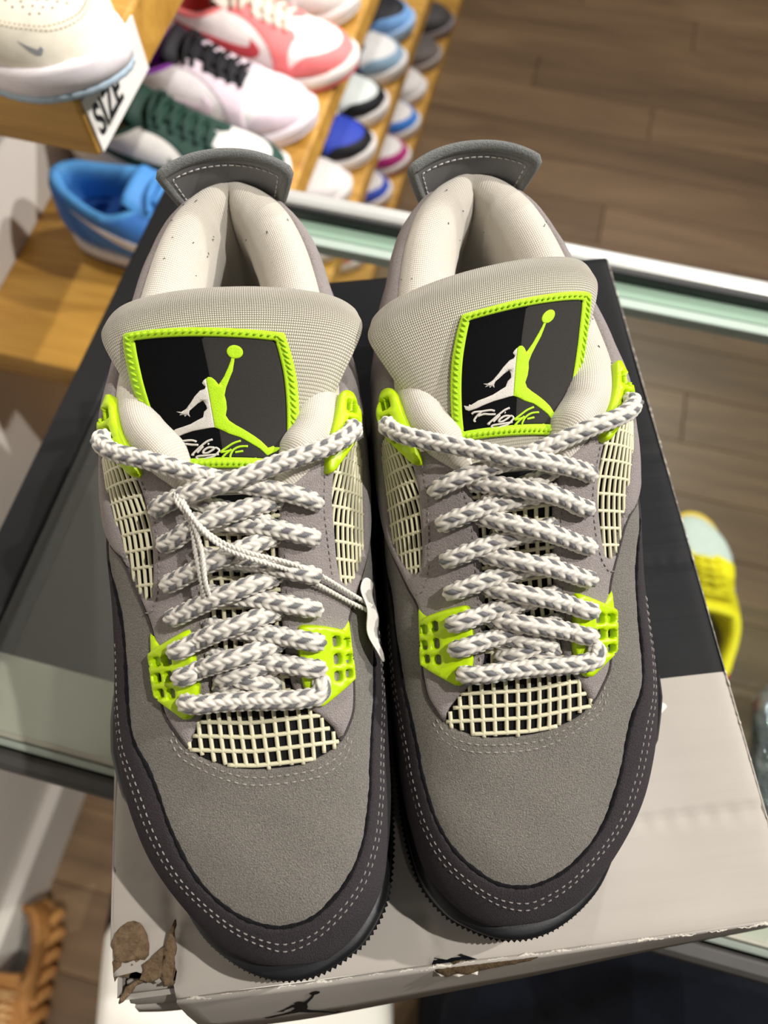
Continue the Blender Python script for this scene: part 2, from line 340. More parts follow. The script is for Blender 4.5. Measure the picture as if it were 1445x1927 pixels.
QL_THROAT=[(84,-1.12),(88,-1.04),(93,-.9),(98.5,-.7),(104,-.64),(121,-.57),(136,-.56),(150,-.57),(163,-.58),(171,-.64)]
QL=QL_THROAT+[(178,-.82),(190,-.98),(215,-1.0),(250,-1.0),(285,-1.0),(305,-1.0),(312,-1.1),(314,-2),(313,-3.2),(290,-3.3),(250,-3.2),(210,-2.9),(180,-2.45),(160,-1.98),(152,-1.74),(139,-1.58),(126,-1.45),(112,-1.42),(98,-1.42),(89,-1.26)]
QM_THROAT=[(84,1.4),(88,1.32),(92,1.12),(96,.88),(103,.68),(121,.58),(136,.57),(150,.57),(163,.58),(171,.64)]
QM=QM_THROAT+[(178,.82),(190,.98),(215,1.0),(250,1.0),(285,1.0),(305,1.0),(312,1.1),(314,2),(313,3.2),(290,3.3),(250,3.2),(210,2.9),(180,2.6),(160,2.3),(145,2.0),(136,1.84),(126,1.67),(110,1.72),(96,1.7),(88,1.54)]
NL=[(192,-1.16),(176,-1.12),(157,-1.25),(141,-1.36),(137,-1.43),(140,-1.54),(149,-1.62),(160,-1.68),(175,-1.74),(192,-1.7)]
NM=[(192,1.18),(177,1.2),(160,1.42),(146,1.5),(140,1.58),(142,1.76),(151,1.96),(163,2.05),(179,1.95),(192,1.8)]
WL=[(116,-1.48),(119,-1.44),(124,-.98),(123.5,-.84),(114,-.80),(105,-.78),(97,-.88),(94,-1.0),(94.5,-1.1),(102,-1.43),(105,-1.47)]
WM=[(122.5,.8),(124.5,.92),(123.5,1.5),(121,1.6),(108,1.68),(105,1.62),(97.5,1.2),(96,1.05),(100,.88),(110,.8)]
WLU=[(208,-1.12),(212,-1.06),(211,-.96),(198,-.93),(187,-.93),(178,-.98),(178,-1.08),(184,-1.18),(194,-1.3),(201,-1.25)]
WMU=[(206,1.25),(210,1.15),(209,.98),(200,.93),(188,.93),(177,1.0),(176.5,1.1),(182,1.2),(192,1.34),(201,1.34)]
def hexhole(y,q,dy,dq): return [(y-dy,q-dq*.7),(y-dy*.7,q-dq),(y+dy*.7,q-dq),(y+dy,q-dq*.7),(y+dy,q+dq*.7),(y+dy*.7,q+dq),(y-dy*.7,q+dq),(y-dy,q+dq*.7)]
EYL=[(100,-.97),(110,-.95),(119,-.97),(130,-1.0),(141.5,-1.0),(154.5,-.94),(166,-.9),(190,-1.13)]
EYM=[(100,1.08),(110.5,1.0),(119.5,1.0),(130.5,1.0),(142,1.0),(154.5,1.0),(166,.95),(190,1.14)]
OUT=[(19,-.5),(10,0),(0,3),(-11,9),(-20.5,17),(-31,31),(-39,45),(-45,58),(-48,70),(-49.5,85),(-50,105),(-50,130),(-48,155),(-46,185),(-44,215),(-43,245),(-40,275),(-33,297),(-18,312),(0,317),(18,312),(33,297),(41,275),(43,245),(44,215),(46,185),(50,155),(54,130),(57,110),(58.5,90),(59,70),(59,50),(57.5,35),(54,22),(46,11),(37,5),(28,1)]
def toe_spring(y): return .013*np.clip(1-y/.07,0,1)**1.8
def sole_layers(name,m,parent,layers,teeth=0,n=360,outline=OUT):
    O=cat(np.array(outline,float)/1000,n,True); T=np.roll(O,-1,0)-np.roll(O,1,0); T/=np.linalg.norm(T,axis=1)[:,None]; Nn=np.stack([-T[:,1],T[:,0]],1)
    # outline runs toe->lateral->heel->medial : outward normal
    c=O.mean(0); 
    if ((O-c)*Nn).sum()<0: Nn=-Nn
    V=[]
    for (z,of,tt) in layers:
        o=np.full(n,of/1000); 
        if tt: o=o+tt/1000*((np.arange(n)%2)*1.0-.5)
        p=O+Nn*o[:,None]; zz=toe_spring(p[:,1])+z/1000; V.append(np.c_[p,zz])
    k=len(V); V=np.concatenate(V); F=[]
    for i in range(k-1):
        for j in range(n): F.append((i*n+j,(i+1)*n+j,(i+1)*n+(j+1)%n,i*n+(j+1)%n))
    F.append(tuple(range(n))); F.append(tuple(reversed([(k-1)*n+j for j in range(n)])))
    me=mesh(name,V,F); bm=bmesh.new(); bm.from_mesh(me); bmesh.ops.recalc_face_normals(bm,faces=bm.faces); bm.to_mesh(me); bm.free()
    return obj(name,me,m,parent)
def net(name,m,parent,loop,ylines,qlines,r,off,fn=None,dil=.6,step=1.2):
    """moulded net: rounded bars on the last, clipped to a (y,q) loop"""
    L=cat(np.array(dom(loop)),120,True); mb=MB()
    def run(path):
        D=cat(np.array(dom(path),float),max(6,int(plen(np.array(dom(path)))/step))); ok=inpoly(D,L)|(bdist(D,[L])<dil)
        i=0
        while i<len(D):
            if ok[i]:
                j=i
                while j+1<len(D) and ok[j+1]: j+=1
                if j-i>=2:
                    P=S(D[i:j+1,0]/1000,D[i:j+1,1]/QS,off/1000); V,F=tube(P,r/1000,6); mb.add(V,F)
                i=j+1
            else: i+=1
    for p in ylines+qlines: run(p)
    return obj(name,mb.me(name),m,parent)
# ---- tongue surface
def tongue_fn(rows):
    """rows: (x,y,z, halfwidth, edge drop mm) ; returns T(s 0..1,q -1..1)"""
    A=np.array(rows,float); n=len(A)
    def T(s,q):
        s=np.atleast_1d(s).astype(float);q=np.atleast_1d(q).astype(float); s,q=np.broadcast_arrays(s,q)
        u=np.clip(s,0,1)*(n-1); i=np.clip(u.astype(int),0,n-2); t=(u-i)[:,None]
        p1,p2=A[i],A[i+1]; p0=np.where((i>0)[:,None],A[np.maximum(i-1,0)],2*p1-p2); p3=np.where((i<n-2)[:,None],A[np.minimum(i+2,n-1)],2*p2-p1)
        p=.5*((2*p1)+(-p0+p2)*t+(2*p0-5*p1+4*p2-p3)*t*t+(-p0+3*p1-3*p2+p3)*t**3)
        tw=A[i,5]*(1-t[:,0])+A[i+1,5]*t[:,0]
        w=p[:,3]; e=p[:,4]
        x=p[:,0]+w*q*np.cos(tw); y=p[:,1]+e*.2*np.abs(q)**2.2+w*q*np.sin(tw); z=p[:,2]-e*np.abs(q)**2.2-4.5*np.abs(q)**12
        return np.stack([x,y,z],1)/1000
    return T
# ---- patch artwork, unit square of the patch (0,0 bottom left)
def _bil(P,quad):
    # inverse bilinear of quad TL,TR,BR,BL -> (u right, v up)
    (ax,ay),(bx,by),(cx,cy),(dx,dy)=quad; out=[]
    for x,y in P:
        u=v=.5
        for _ in range(12):
            X=(1-v)*((1-u)*dx+u*cx)+v*((1-u)*ax+u*bx); Y=(1-v)*((1-u)*dy+u*cy)+v*((1-u)*ay+u*by)
            Xu=(1-v)*(cx-dx)+v*(bx-ax); Yu=(1-v)*(cy-dy)+v*(by-ay); Xv=(1-u)*(ax-dx)+u*(bx-cx); Yv=(1-u)*(ay-dy)+u*(by-cy)
            det=Xu*Yv-Xv*Yu; ex,ey=x-X,y-Y; u+=(ex*Yv-Xv*ey)/det; v+=(Xu*ey-ex*Yu)/det
        out.append((u,v))
    return np.array(out)
_Q=[(130,125),(1228,125),(1365,1125),(420,1175)]
_circ=[(912+62*math.cos(a),255+62*math.sin(a)) for a in np.linspace(0,2*math.pi,20,endpoint=False)]
LG_LIME=[(706,500),(720,487),(745,490),(770,510),(800,548),(835,480),(862,400),(878,345),(886,300),(912,300),(897,430),(872,510),(854,570),(846,630),(860,680),(868,740),(863,795),(890,835),(940,868),(1010,905),(1090,950),(1150,988),(1212,1038),(1250,1015),(1262,1026),(1318,1018),(1285,1060),(1220,1105),(1190,1085),(1150,1055),(1080,1020),(990,975),(900,950),(850,925),(786,898),(766,800),(746,700),(726,600)]
LG_WHITE=[(704,500),(685,520),(678,540),(704,568),(700,585),(665,600),(625,650),(600,695),(565,745),(528,768),(488,763),(525,780),(513,794),(546,790),(556,808),(572,792),(596,812),(586,785),(590,760),(620,735),(650,705),(690,680),(714,720),(722,745),(700,770),(695,815),(650,840),(600,870),(540,890),(480,905),(430,935),(413,926),(410,944),(368,928),(390,970),(425,990),(490,975),(540,955),(620,930),(700,915),(785,897),(765,800),(745,700),(725,600)]
LG_SW=[[(455,1024),(475,1010),(540,1012),(610,1010),(650,1022)],[(537,1012),(507,1045),(488,1085),(503,1102)],[(512,1052),(560,1040),(610,1048),(664,1052)],[(776,1004),(735,1022),(690,1060),(650,1100),(614,1138),(630,1132)],[(704,1062),(682,1090),(658,1118)],[(742,1042),(750,1046)],[(792,1074),(750,1074),(715,1095),(706,1120),(740,1120),(780,1095),(806,1074),(834,1100),(790,1150),(740,1166),(690,1182),(652,1166),(665,1150),(740,1142),(832,1130)]]
LG_SL=[[(996,1004),(940,1030),(890,1070),(846,1110),(880,1105),(916,1094)],[(930,1082),(882,1130),(850,1176)],[(1056,1046),(990,1056),(942,1090),(925,1148),(945,1170),(1010,1170),(1090,1156),(1138,1144)],[(962,1106),(1024,1090)]]
LG_DIV=[(655,125),(858,1200)]
U_LIME=_bil(LG_LIME,_Q); U_WHITE=_bil(LG_WHITE,_Q); U_BALL=_bil(_circ,_Q); U_SW=[_bil(p,_Q) for p in LG_SW]; U_SL=[_bil(p,_Q) for p in LG_SL]
def ribbon(P,w):
    """closed outline of a stroke"""
    P=cat(np.asarray(P),max(10,len(P)*5)); T=np.gradient(P,axis=0); T/=np.maximum(np.linalg.norm(T,axis=1),1e-9)[:,None]; N=np.stack([-T[:,1],T[:,0]],1); return P,N*w*.5
# ------------------------------------------------------------------ materials of the pair
M_LIN=mat('black_mesh_backing','#17181a',.9,(2500,.6,.0004))
M_VAMP=suede('mid_grey_suede','#868179',.34,1.0)
M_MUD=suede('dark_aubergine_grey_suede','#3f393d',.3,.9,.06)
M_QEDGE=suede('raw_mauve_suede_edge','#565050',.2,1.0,.05)
M_EDGE=suede('raw_dark_suede_edge','#1d1b1e',.2,1.0,.03)
M_MAU=suede('pale_mauve_grey_suede','#a39a98',.16,.9)
M_NET=mat('cream_moulded_net','#d8d3b4',.5,None,.05,300,spec=.4)
M_LIME=mat('lime_plastic','#b9da0a',.38,(600,.1,.0003),.04,120,spec=.45)
M_BLKR=mat('black_rubber','#1a1b1e',.42,(900,.15,.0003),.1,150,spec=.4)
M_TREAD=mat('black_tread_rubber','#15171a',.6,(500,.2,.0004))
M_PAD=knit('cream_collar_knit','#d6cfc2',110,115,.6,.85,.4,.12,.8)
M_TNG=knit('cream_tongue_knit','#cfc8b6',118,150,1.0,.45,.4,.5)
M_SOCK=mat('grey_insole_cloth','#8d9089',.9,(1200,.6,.0005),.15,300)
M_TAB=mat('dark_grey_smooth_leather','#68686a',.38,(400,.12,.0004),.05,60,spec=.5)
M_TABE=suede('grey_felt_edge','#7d7f7d',.25)
M_THR=mat('pale_grey_thread','#88827f',.7)
M_THRM=mat('mauve_thread','#857c7c',.8)
M_LACE=attr_mat('braided_lace')
M_PBLK=mat('black_woven_patch','#0b0b0d',.85,(3000,.4,.0003),.3,2500,spec=.08)
M_PGRY=mat('charcoal_woven_patch','#353331',.8,(3000,.4,.0003),.15,2500,spec=.12)
M_PLIM=mat('lime_embroidery','#b6e40c',.55,(2500,.6,.0004),.08,1800,.2)
M_PWHT=mat('white_embroidery','#d4cfc6',.6,(2500,.6,.0004),.1,1800,.2)
M_STR=mat('white_string','#dcd8cf',.8,(3000,.6,.0003))
def orient_up(V,tri,ref):
    a,b,c=V[tri[:,0]],V[tri[:,1]],V[tri[:,2]]; n=np.cross(b-a,c-a); fl=(n@np.array(ref))<0; tri=tri.copy(); tri[fl]=tri[fl][:,::-1]; return tri
def on_patch(name,m,parent,loops,fn,off,thick,sc=60.,step=1.6,edge=.5,smoothloop=False,ref=(0,-.4,1)):
    """raised shape on a patch: loops in unit square"""
    P,tri,D=region([[(a*sc,b*sc) for a,b in l] for l in loops],step,edge,smoothloop=smoothloop)
    V=fn(P[:,0]/sc,P[:,1]/sc,off/1000+roundoff(D,edge,thick)/1000); tri=orient_up(V,tri,ref)
    return obj(name,mesh(name,V,tri.tolist()),m,parent)
def sneaker(name,label,loc,rz,mir,trows,pc):
    global MIR
    MIR=mir; root=thing(name,label,'sneaker',loc,R(rz),'pair of grey and lime sneakers')
    # lining shell
    ys=np.r_[np.linspace(.0087,.02,14),np.linspace(.0225,.165,58),np.linspace(.168,.3145,50)]; qs=np.linspace(-4,3.999,81)
    YY,QQ=np.meshgrid(ys,qs,indexing='ij'); V=S0(YY.ravel(),QQ.ravel()); F=[]
    for i in range(len(ys)-1):
        for j in range(80):
            if ys[i]>=.168 and abs(.5*(qs[j]+qs[j+1]))<1.0: continue
            a=i*81+j; F.append((a,a+1,a+82,a+81))
    obj('lining',mesh('lining',V,F),M_LIN,root,'black mesh lining')
    # soles
    sole_layers('outsole',M_TREAD,root,[(0,-3,0),(.6,-.6,1.0),(2.5,.1,1.1),(5,.1,1.1),(6,-.8,.3),(6.4,-2.5,0)],n=640)
    sole_layers('midsole',M_BLKR,root,[(6,-3,0),(6.6,-1.3,0),(8.5,-.9,0),(12,-1.2,0),(15,-2.0,0),(16.5,-3.6,0),(16.8,-6,0)],n=300)
    sole_layers('heel_midsole',M_BLKR,root,[(10,-2,0),(22,-1.5,0),(34,-4,0),(35,-7,0)],n=120,outline=[(-49,150),(-46,185),(-44,215),(-43,245),(-40,275),(-33,297),(-18,312),(0,317),(18,312),(33,297),(41,275),(43,245),(44,215),(46,185),(50,150),(30,146),(0,144),(-30,146)])
    # side wing of the midsole (lateral)
    n=40; V=[];F=[]
    for i in range(n):
        t=i/(n-1); y=60+96*t; b=math.sin(math.pi*min(1,t*1.02))**.55
        xo=-np.interp(y,[60,69,87,100,130,156],[47.5,54.0,58.0,58.5,57,50]); xi=-np.interp(y,[60,80,100,130,156],[42,47,49,49,47]); zt=16+20*b+2*t
        V+=[(xi,y,14),(xo+1,y,15),(xo,y,17+.3*(zt-17)),(xo+.8,y,zt-3),(xo+3,y,zt),(xi,y,zt+1)]
    F=gridF(n,6)+[(0,1,2,3,4,5),tuple(reversed([(n-1)*6+j for j in range(6)]))]; obj('midsole_wing',mesh('midsole_wing',np.array(V)/1000,F),M_BLKR,root)
    # upper panels
    panel('vamp',M_VAMP,root,[VAMP],0.2,1.3,1.2,2.4,wob=.4)
    panel('mudguard',M_MUD,root,[MUD],0.8,1.6,1.5,2.4)
    ql=panel('quarter',M_MAU,root,[QL,NL],0.3,2.5,1.6,2.4,wob=.3); qm=panel('quarter',M_MAU,root,[QM,NM],0.3,2.5,1.6,2.4,wob=.3)
    P=np.array(dom(MUD_IN),float); P=cat(P,420); Wv=S(P[:,0]/1000,P[:,1]/QS,.0013); a_,b_=tube(Wv,.00085*(1+.25*np.sin(np.arange(420)*.9)*np.sin(np.arange(420)*.37)),6); obj('mudguard_edge',mesh('mudguard_edge',a_,b_),M_EDGE,root)
    mb=MB()
    for path in ([(160,-1.98),(152,-1.74),(139,-1.58),(126,-1.45),(112,-1.42),(98,-1.42),(89,-1.26),(84,-1.12)],[(160,2.3),(145,2.0),(136,1.84),(126,1.67),(110,1.72),(96,1.7),(88,1.54),(84,1.4)]):
        P=cat(np.array(dom(path),float),120); a_,b_=tube(S(P[:,0]/1000,P[:,1]/QS,.0014),.0007,6); obj('quarter_edge',mesh('quarter_edge',a_,b_),M_QEDGE,root)
    # stitching
    mb=MB(); mi=[(y,q) for y,q in MUD_IN if y<135]
    def shift(path,d):  # move towards the sole
        A=np.array(dom(path),float); T=np.gradient(A,axis=0); T/=np.linalg.norm(T,axis=1)[:,None]; Nn=np.stack([-T[:,1],T[:,0]],1)
        B=A+Nn*d; return [(a,b/QS) for a,b in B]
    sd=1
    if np.mean([abs(q) for y,q in shift(mi,4)])<np.mean([abs(q) for y,q in mi]): sd=-1
    stitches(mb,shift(mi,5.2*sd),2.4,3.0,1.9,.30); stitches(mb,shift(mi,7.8*sd),2.4,3.0,1.9,.30)
    obj('mudguard_stitching',mb.me('mudguard_stitching'),M_THR,root,kind='stuff')
    mb=MB(); vi=[(90,-1.32),(83,-1.2),(77,-.8),(73.5,-.4),(72.3,0),(73,.6),(75,1.05),(80,1.42),(88,1.6)]
    stitches(mb,vi,1.5,3.0,2.0,.3); stitches(mb,[(y-2.6,q*1.03) for y,q in vi],1.5,3.0,2.0,.3)
    obj('vamp_stitching',mb.me('vamp_stitching'),mat('grey_thread','#9a958d',.8),root,kind='stuff')
    mb=MB()
    for sg,NN in ((-1,NL),(1,NM)):
        stitches(mb,[(176,sg*1.03),(157,sg*(1.13 if sg<0 else 1.28)),(141,sg*(1.24 if sg<0 else 1.38)),(133,sg*(1.38 if sg<0 else 1.52)),(132.5,sg*(1.5 if sg<0 else 1.7))],2.85,2.6,1.7,.28)
        stitches(mb,[(104,sg*.74),(121,sg*.68),(150,sg*.67),(166,sg*.7)],2.85,2.6,1.7,.28)
    obj('quarter_stitching',mb.me('quarter_stitching'),M_THRM,root,kind='stuff')
    # nets
    win=[(84,-1.1),(80,-.85),(77,-.45),(75.5,0),(76,.6),(78.5,1.0),(83,1.36),(92,1.1),(97,.85),(103,.66),(121,.57),(150,.57),(163,.6),(163,-.6),(150,-.57),(121,-.57),(103,-.64),(97,-.75),(92,-.93)]
    xl=[-1.15+i*.185 for i in range(15)]
    yl=[[(71.5+k*4.9+1.5*abs(q)**1.3,q) for q in np.linspace(-1.25,1.45,14)] for k in range(20)]
    ql_=[[(y,c*(1 if y<100 else 1-.12*min(1,(y-100)/20))+.04) for y in np.linspace(70,165,24)] for c in xl]
    net('vamp_net',M_NET,root,win,yl,ql_,.86,1.0)
    for sg,NN in ((-1,NL),(1,NM)):
        qq=[sg*(1.1+.088*i) for i in range(12)]
        ql_=[[(y,q+sg*(.0035*(170-y) if True else 0)) for y in np.linspace(132,196,20)] for q in qq]
        yl=[[(136+6.1*k+sg*0+2.5*(abs(q)-1.5),q) for q in np.linspace(sg*1.0,sg*2.15,16)] for k in range(10)]
        net('side_net',M_NET,root,NN,yl,ql_,.72,1.1,dil=.9)
    # lime lace wings
    hl=[hexhole(115.2,-1.36,1.6,.042),hexhole(115.4,-1.2,1.8,.045),hexhole(109.6,-1.37,1.6,.042),hexhole(109.6,-1.21,1.8,.045),hexhole(104.1,-1.36,1.5,.042),hexhole(103.7,-1.21,1.7,.045)]
    panel('lace_wing',M_LIME,root,[WL]+hl,2.2,3.6,.55,1.3)
    hm=[hexhole(118.9,1.53,1.6,.042),hexhole(119.2,1.36,1.8,.045),hexhole(113.2,1.56,1.6,.042),hexhole(113.0,1.37,1.8,.045),hexhole(108,1.55,1.4,.042),hexhole(107,1.37,1.7,.045)]
    panel('lace_wing',M_LIME,root,[WM]+hm,2.2,3.6,.55,1.3)
    panel('lace_wing_web',M_LIME,root,[[(125.5,-1.47),(120,-1.3),(112,-1.3),(112,-1.47),(118,-1.5)]],1.5,1.6,.8,1.5,smoothloop=False); panel('lace_wing_web',M_LIME,root,[[(127.5,1.66),(121,1.4),(112,1.4),(112,1.66),(104,1.72),(118,1.7)]],1.5,1.6,.8,1.5,smoothloop=False)
    hu=[hexhole(203.5,-1.15,2.4,.022),hexhole(203.5,-1.06,2.4,.022),hexhole(196,-1.2,2.4,.022),hexhole(196,-1.1,2.4,.022),hexhole(188.5,-1.14,1.9,.02)]
    panel('lace_wing',M_LIME,root,[WLU]+hu,2.5,4.0,.6,1.3); panel('lace_wing',M_LIME,root,[WMU]+[[(y,-q+.04) for y,q in h] for h in hu],2.5,4.0,.6,1.3)
    # collar : padded roll around the opening
    pl=[(167,-.66),(173,-.76),(181,-.9),(192,-1),(210,-1),(230,-1),(250,-1),(270,-1),(286,-1),(299,-1),(308,-1),(313,-.95)]
    E=np.concatenate([S0([a/1000 for a,b in pl],[b for a,b in pl]),S0([.3148],[0.])*np.array((1,1,0))+np.array((0,.0012,.1085)),S0([a/1000 for a,b in pl[::-1]],[-b for a,b in pl[::-1]])])
    n=150; C=cat(E,n); T=np.gradient(C,axis=0); T[:,2]=0; T/=np.linalg.norm(T,axis=1)[:,None]; O=np.stack([-T[:,1],T[:,0],0*T[:,0]],1)
    if O[n//2,1]<0: O=-O
    prof=np.array([(.8,-9),(1.8,-1),(-1,5.5),(-6,8.8),(-12,8.2),(-18,4.2),(-22.5,-3),(-24,-12),(-22,-24),(-17,-38),(-12,-52),(-9,-66)])
    pv=cat(prof,34); s=np.linspace(0,1,n); sd_=np.abs(s-.5)*2
    b=np.interp(sd_,[0,.03,.10,.22,.5,.8,.92,1.0],[.36,.5,.76,.88,.98,.9,.8,.30]); up=np.interp(sd_,[0,.05,.3,.5,.6,.7,.8,.9,1],[.35,.55,.9,.9,.75,.85,1.25,1.25,.3])
    V=[];UV=[]
    for i in range(n):
        nx=np.where(pv[:,0]<0,pv[:,0]*b[i],pv[:,0]*min(1,b[i]*1.3)); zz=np.where(pv[:,1]>0,pv[:,1]*up[i],pv[:,1])
        if sd_[i]>.85: zz=np.maximum(zz,-70*(1-sd_[i])/.15*.9-6)
        V.append(C[i]+O[i]*nx[:,None]/1000+np.array((0,0,1))*zz[:,None]/1000); UV.append(np.c_[np.full(34,s[i]*3.0),np.linspace(0,1,34)])
    V=np.concatenate(V); F=gridF(n,34); me=mesh('collar_padding',V,F,uv=np.concatenate(UV)); bm=bmesh.new(); bm.from_mesh(me); bmesh.ops.recalc_face_normals(bm,faces=bm.faces)
    bm.faces.ensure_lookup_table(); f=max(bm.faces,key=lambda f:f.calc_center_median().z)
    if f.normal.z<0: bmesh.ops.reverse_faces(bm,faces=bm.faces)
    bm.to_mesh(me); bm.free(); obj('collar_padding',me,M_PAD,root,'cream padded collar')
    mb=MB()   # lint on the padding
    if True:
        for k in range(30):
            i=int(rng.choice(np.r_[18:70,80:132])); j=rng.randint(4,18); p=V[i*34+j]; d=rng.randn(3)*.0004; P=np.array([p-d,p+np.array((0,0,.0003)),p+d]); a,b2=tube(P,.00018,4); mb.add(a,b2)
        obj('lint',mb.me('lint'),mat('dark_lint','#3b3a40',.9),root,kind='stuff')
    # insole
    O2=cat(np.array([(-33,170),(-37,215),(-34,260),(-22,292),(0,302),(22,292),(34,260),(37,215),(33,170)],float)/1000,50); me=mesh('insole',np.c_[O2,np.full(50,.041)],[tuple(range(50))]); obj('insole',me,M_SOCK,root)
    # tongue
    T=tongue_fn(trows); ns,nq=80,61; s=np.linspace(0,1,ns); q=np.sin(np.linspace(-1,1,nq)*math.pi/2); SS,QQ=np.meshgrid(s,q,indexing='ij'); V=T(SS.ravel(),QQ.ravel())
    uv=np.c_[QQ.ravel()*.5+.5,SS.ravel()]; F=gridF(ns,nq); tri=np.array(F); a=V[tri[:,0]];nn=np.cross(V[tri[:,1]]-a,V[tri[:,2]]-a)
    if nn[:ns*nq//4,2].sum()<0: F=[tuple(reversed(f)) for f in F]
    tg=obj('tongue',mesh('tongue',V,F,uv=uv),M_TNG,root,'cream knit tongue'); md=tg.modifiers.new('s','SOLIDIFY'); md.thickness=.006; md.offset=-1
    # patch
    cs=np.array(pc,float)  # TL,TR,BR,BL in (s,q)
    def pf(u,v,off=0.):
        u=np.asarray(u,float);v=np.asarray(v,float)
        A=((1-v)[:,None]*((1-u)[:,None]*cs[3]+u[:,None]*cs[2])+v[:,None]*((1-u)[:,None]*cs[0]+u[:,None]*cs[1]))
        p=T(A[:,0],A[:,1]); e=.004; du=T(A[:,0],A[:,1]+e)-T(A[:,0],A[:,1]-e); dv=T(A[:,0]+e,A[:,1])-T(A[:,0]-e,A[:,1]); n=np.cross(du,dv); n/=np.maximum(np.linalg.norm(n,axis=1),1e-12)[:,None]; n*=np.sign(n[:,2:3]+1e-9)
        return p+n*np.asarray(off)[...,None] if np.ndim(off) else p+n*off
    bd=.095; sq=lambda a0,b0,a1,b1:[(a0,b0),(a1,b0),(a1,b1),(a0,b1)]
    pt=on_patch('tongue_patch',M_PBLK,root,[sq(-.02,-.02,1.02,1.02)],pf,.4,.6); pt['label']='woven patch with leaping figure and script'
    on_patch('patch_border',M_PLIM,pt,[sq(-bd,-bd,1+bd,1+bd),sq(0,0,1,1)],pf,.5,1.2,edge=.9)
    on_patch('patch_field',M_PGRY,pt,[[(.475,.004),(.996,.004),(.996,.996),(.478,.996)]],pf,.9,.18,edge=.2)
    on_patch('figure',M_PLIM,pt,[U_LIME],pf,1.05,.35,edge=.5); on_patch('figure',M_PLIM,pt,[U_BALL],pf,1.05,.35,edge=.5); on_patch('figure',M_PWHT,pt,[U_WHITE],pf,1.05,.35,edge=.5)
    for grp,mm in ((U_SW,M_PWHT),(U_SL,M_PLIM)):
        mb=MB()
        for st in grp:
            P=cat(np.asarray(st),max(10,len(st)*6)); W=pf(P[:,0],P[:,1],.0013); a,b2=tube(W,.00042,6); mb.add(a,b2)
        obj('script_lettering',mb.me('script_lettering'),mm,pt)
    mb=MB(); k=0
    per=[(-.05,-.05),(1.05,-.05),(1.05,1.05),(-.05,1.05),(-.05,-.05)]
    for i in range(4):
        A,B=np.array(per[i]),np.array(per[i+1]); m=22
        for j in range(m):
            t=np.array([(j+.12)/m,(j+.5)/m,(j+.88)/m]); P=A+(B-A)*t[:,None]; nn=np.array((-(B-A)[1],(B-A)[0])); P=P+nn*np.array((-.016,0,.016))[:,None]; W=pf(P[:,0],P[:,1],np.array((.0015,.0021,.0015))); a,b2=tube(W,.0005,5); mb.add(a,b2)
    obj('border_stitching',mb.me('border_stitching'),M_PLIM,pt,kind='stuff')
    # laces
    mb=MB(); sd=[0]
    def L(pts,r=.0035):
        P=np.concatenate([S([a/1000],[b],c/1000) for a,b,c in pts]); sd[0]+=1; lace_tube(mb,P,r,seed=sd[0])
    def gap(i): return EYL[i+1][0]-EYL[i][0] if i<6 else 11
    y0,q0=EYL[0]; y1,q1=EYM[0]
    lm=1 if mir>0 else -1   # the loose loop sits on the same side of both shoes as seen
    L([(y0+1,lm*(-1.0),3.5),(y0+.3,lm*(-.93),8),(y0,lm*(-.67),9.2),(y0+.2,lm*(-.45),8.4),(y0,0,7),(y1-.2,lm*.5,8.2),(y1,lm*.76,9),(y1+1.2,lm*1.02,9),(y1+4.5,lm*1.08,7.5),(y1+6,lm*1.08,3)])
    for i in range(1,6):
        yl_,ql_=EYL[i]; ym,qm_=EYM[i]; g=gap(i); w=2.2 if i<3 else 0.2
        L([(ym+.55*g,-.62,0),(ym+.42*g,-.42,3.4),(ym+.32*g,-.1,4.2),(ym+.22*g,.3,5.2),(ym+.12*g,.62,6.4),(ym+.02*g,qm_-.12,6.4+w),(ym-.4,qm_+.02,5.6+w),(ym-.6,qm_+.11,2.2+w)])
        L([(yl_+.98*g,.60,.2),(yl_+.86*g,.40,5.0),(yl_+.66*g,.05,9.0),(yl_+.42*g,-.35,9.2),(yl_+.2*g,-.66,7.4),(yl_+.03*g,ql_+.12,6.4+w),(yl_-.4,ql_-.02,5.6+w),(yl_-.6,ql_-.11,2.2+w)])
    # low crossing laces
    L([(103.5,-.6,0),(104.5,-.3,2.6),(107,.1,3.0),(110,.5,1)]); L([(109,-.55,0),(108,-.2,4.4),(105.5,.2,4.6),(103.5,.52,1)]); L([(112,.55,1),(111,.2,5.4),(108.5,-.2,5.6),(106.5,-.52,2)])
    # top pair through the upper wings
    yl_,ql_=EYL[6]; ym,qm_=EYM[6]; yw,qw=EYL[7]; yv,qv=EYM[7]
    L([(yw+4.5,qw-.02,4),(yw+3.5,qw-.02,8),(yw+.5,qw+.0,10.5),(yw-5,-1.0,12),(yw-10,-.75,11.5),(yw-14.5,-.45,9.5),(yw-18,-.1,8.5),(yw-20.5,.3,7.6),(ym+1.2,.7,7.6),(ym,qm_,6),(ym-.6,qm_+.13,2)])
    L([(yv+4.5,qv+.02,4),(yv+3.5,qv+.02,8),(yv+.5,qv-.02,10.5),(yv-5,.98,12),(yv-10,.75,12),(yv-14.5,.42,11.8),(yv-18,.1,12),(yv-20.5,-.3,10.6),(yl_+1.4,-.66,7.8),(yl_,ql_,6),(yl_-.6,ql_-.13,2)])
    # short crossing under the top pair
    g=11; L([(ym+.3*g-1,-.6,0),(ym-2,-.3,3.6),(ym-5,.1,4.5),(ym-9,.5,3)])
    obj('shoelace',mb.me('shoelace'),M_LACE,root,'white braided lace with grey flecks')
    # heel tab
    n,mv=41,14; V=[]
    for j in range(mv):
        v=j/(mv-1)
        for i in range(n):
            u=-1+2*i/(n-1); hw=16+10.8*v**.8; x=u*hw; y=315.5-2.0*v-7.5*u*u*(.55+.45*v)+2.5*v*v; z=92+32.5*v-(3.2*abs(u)**3)*v
            V.append((x,y,z))
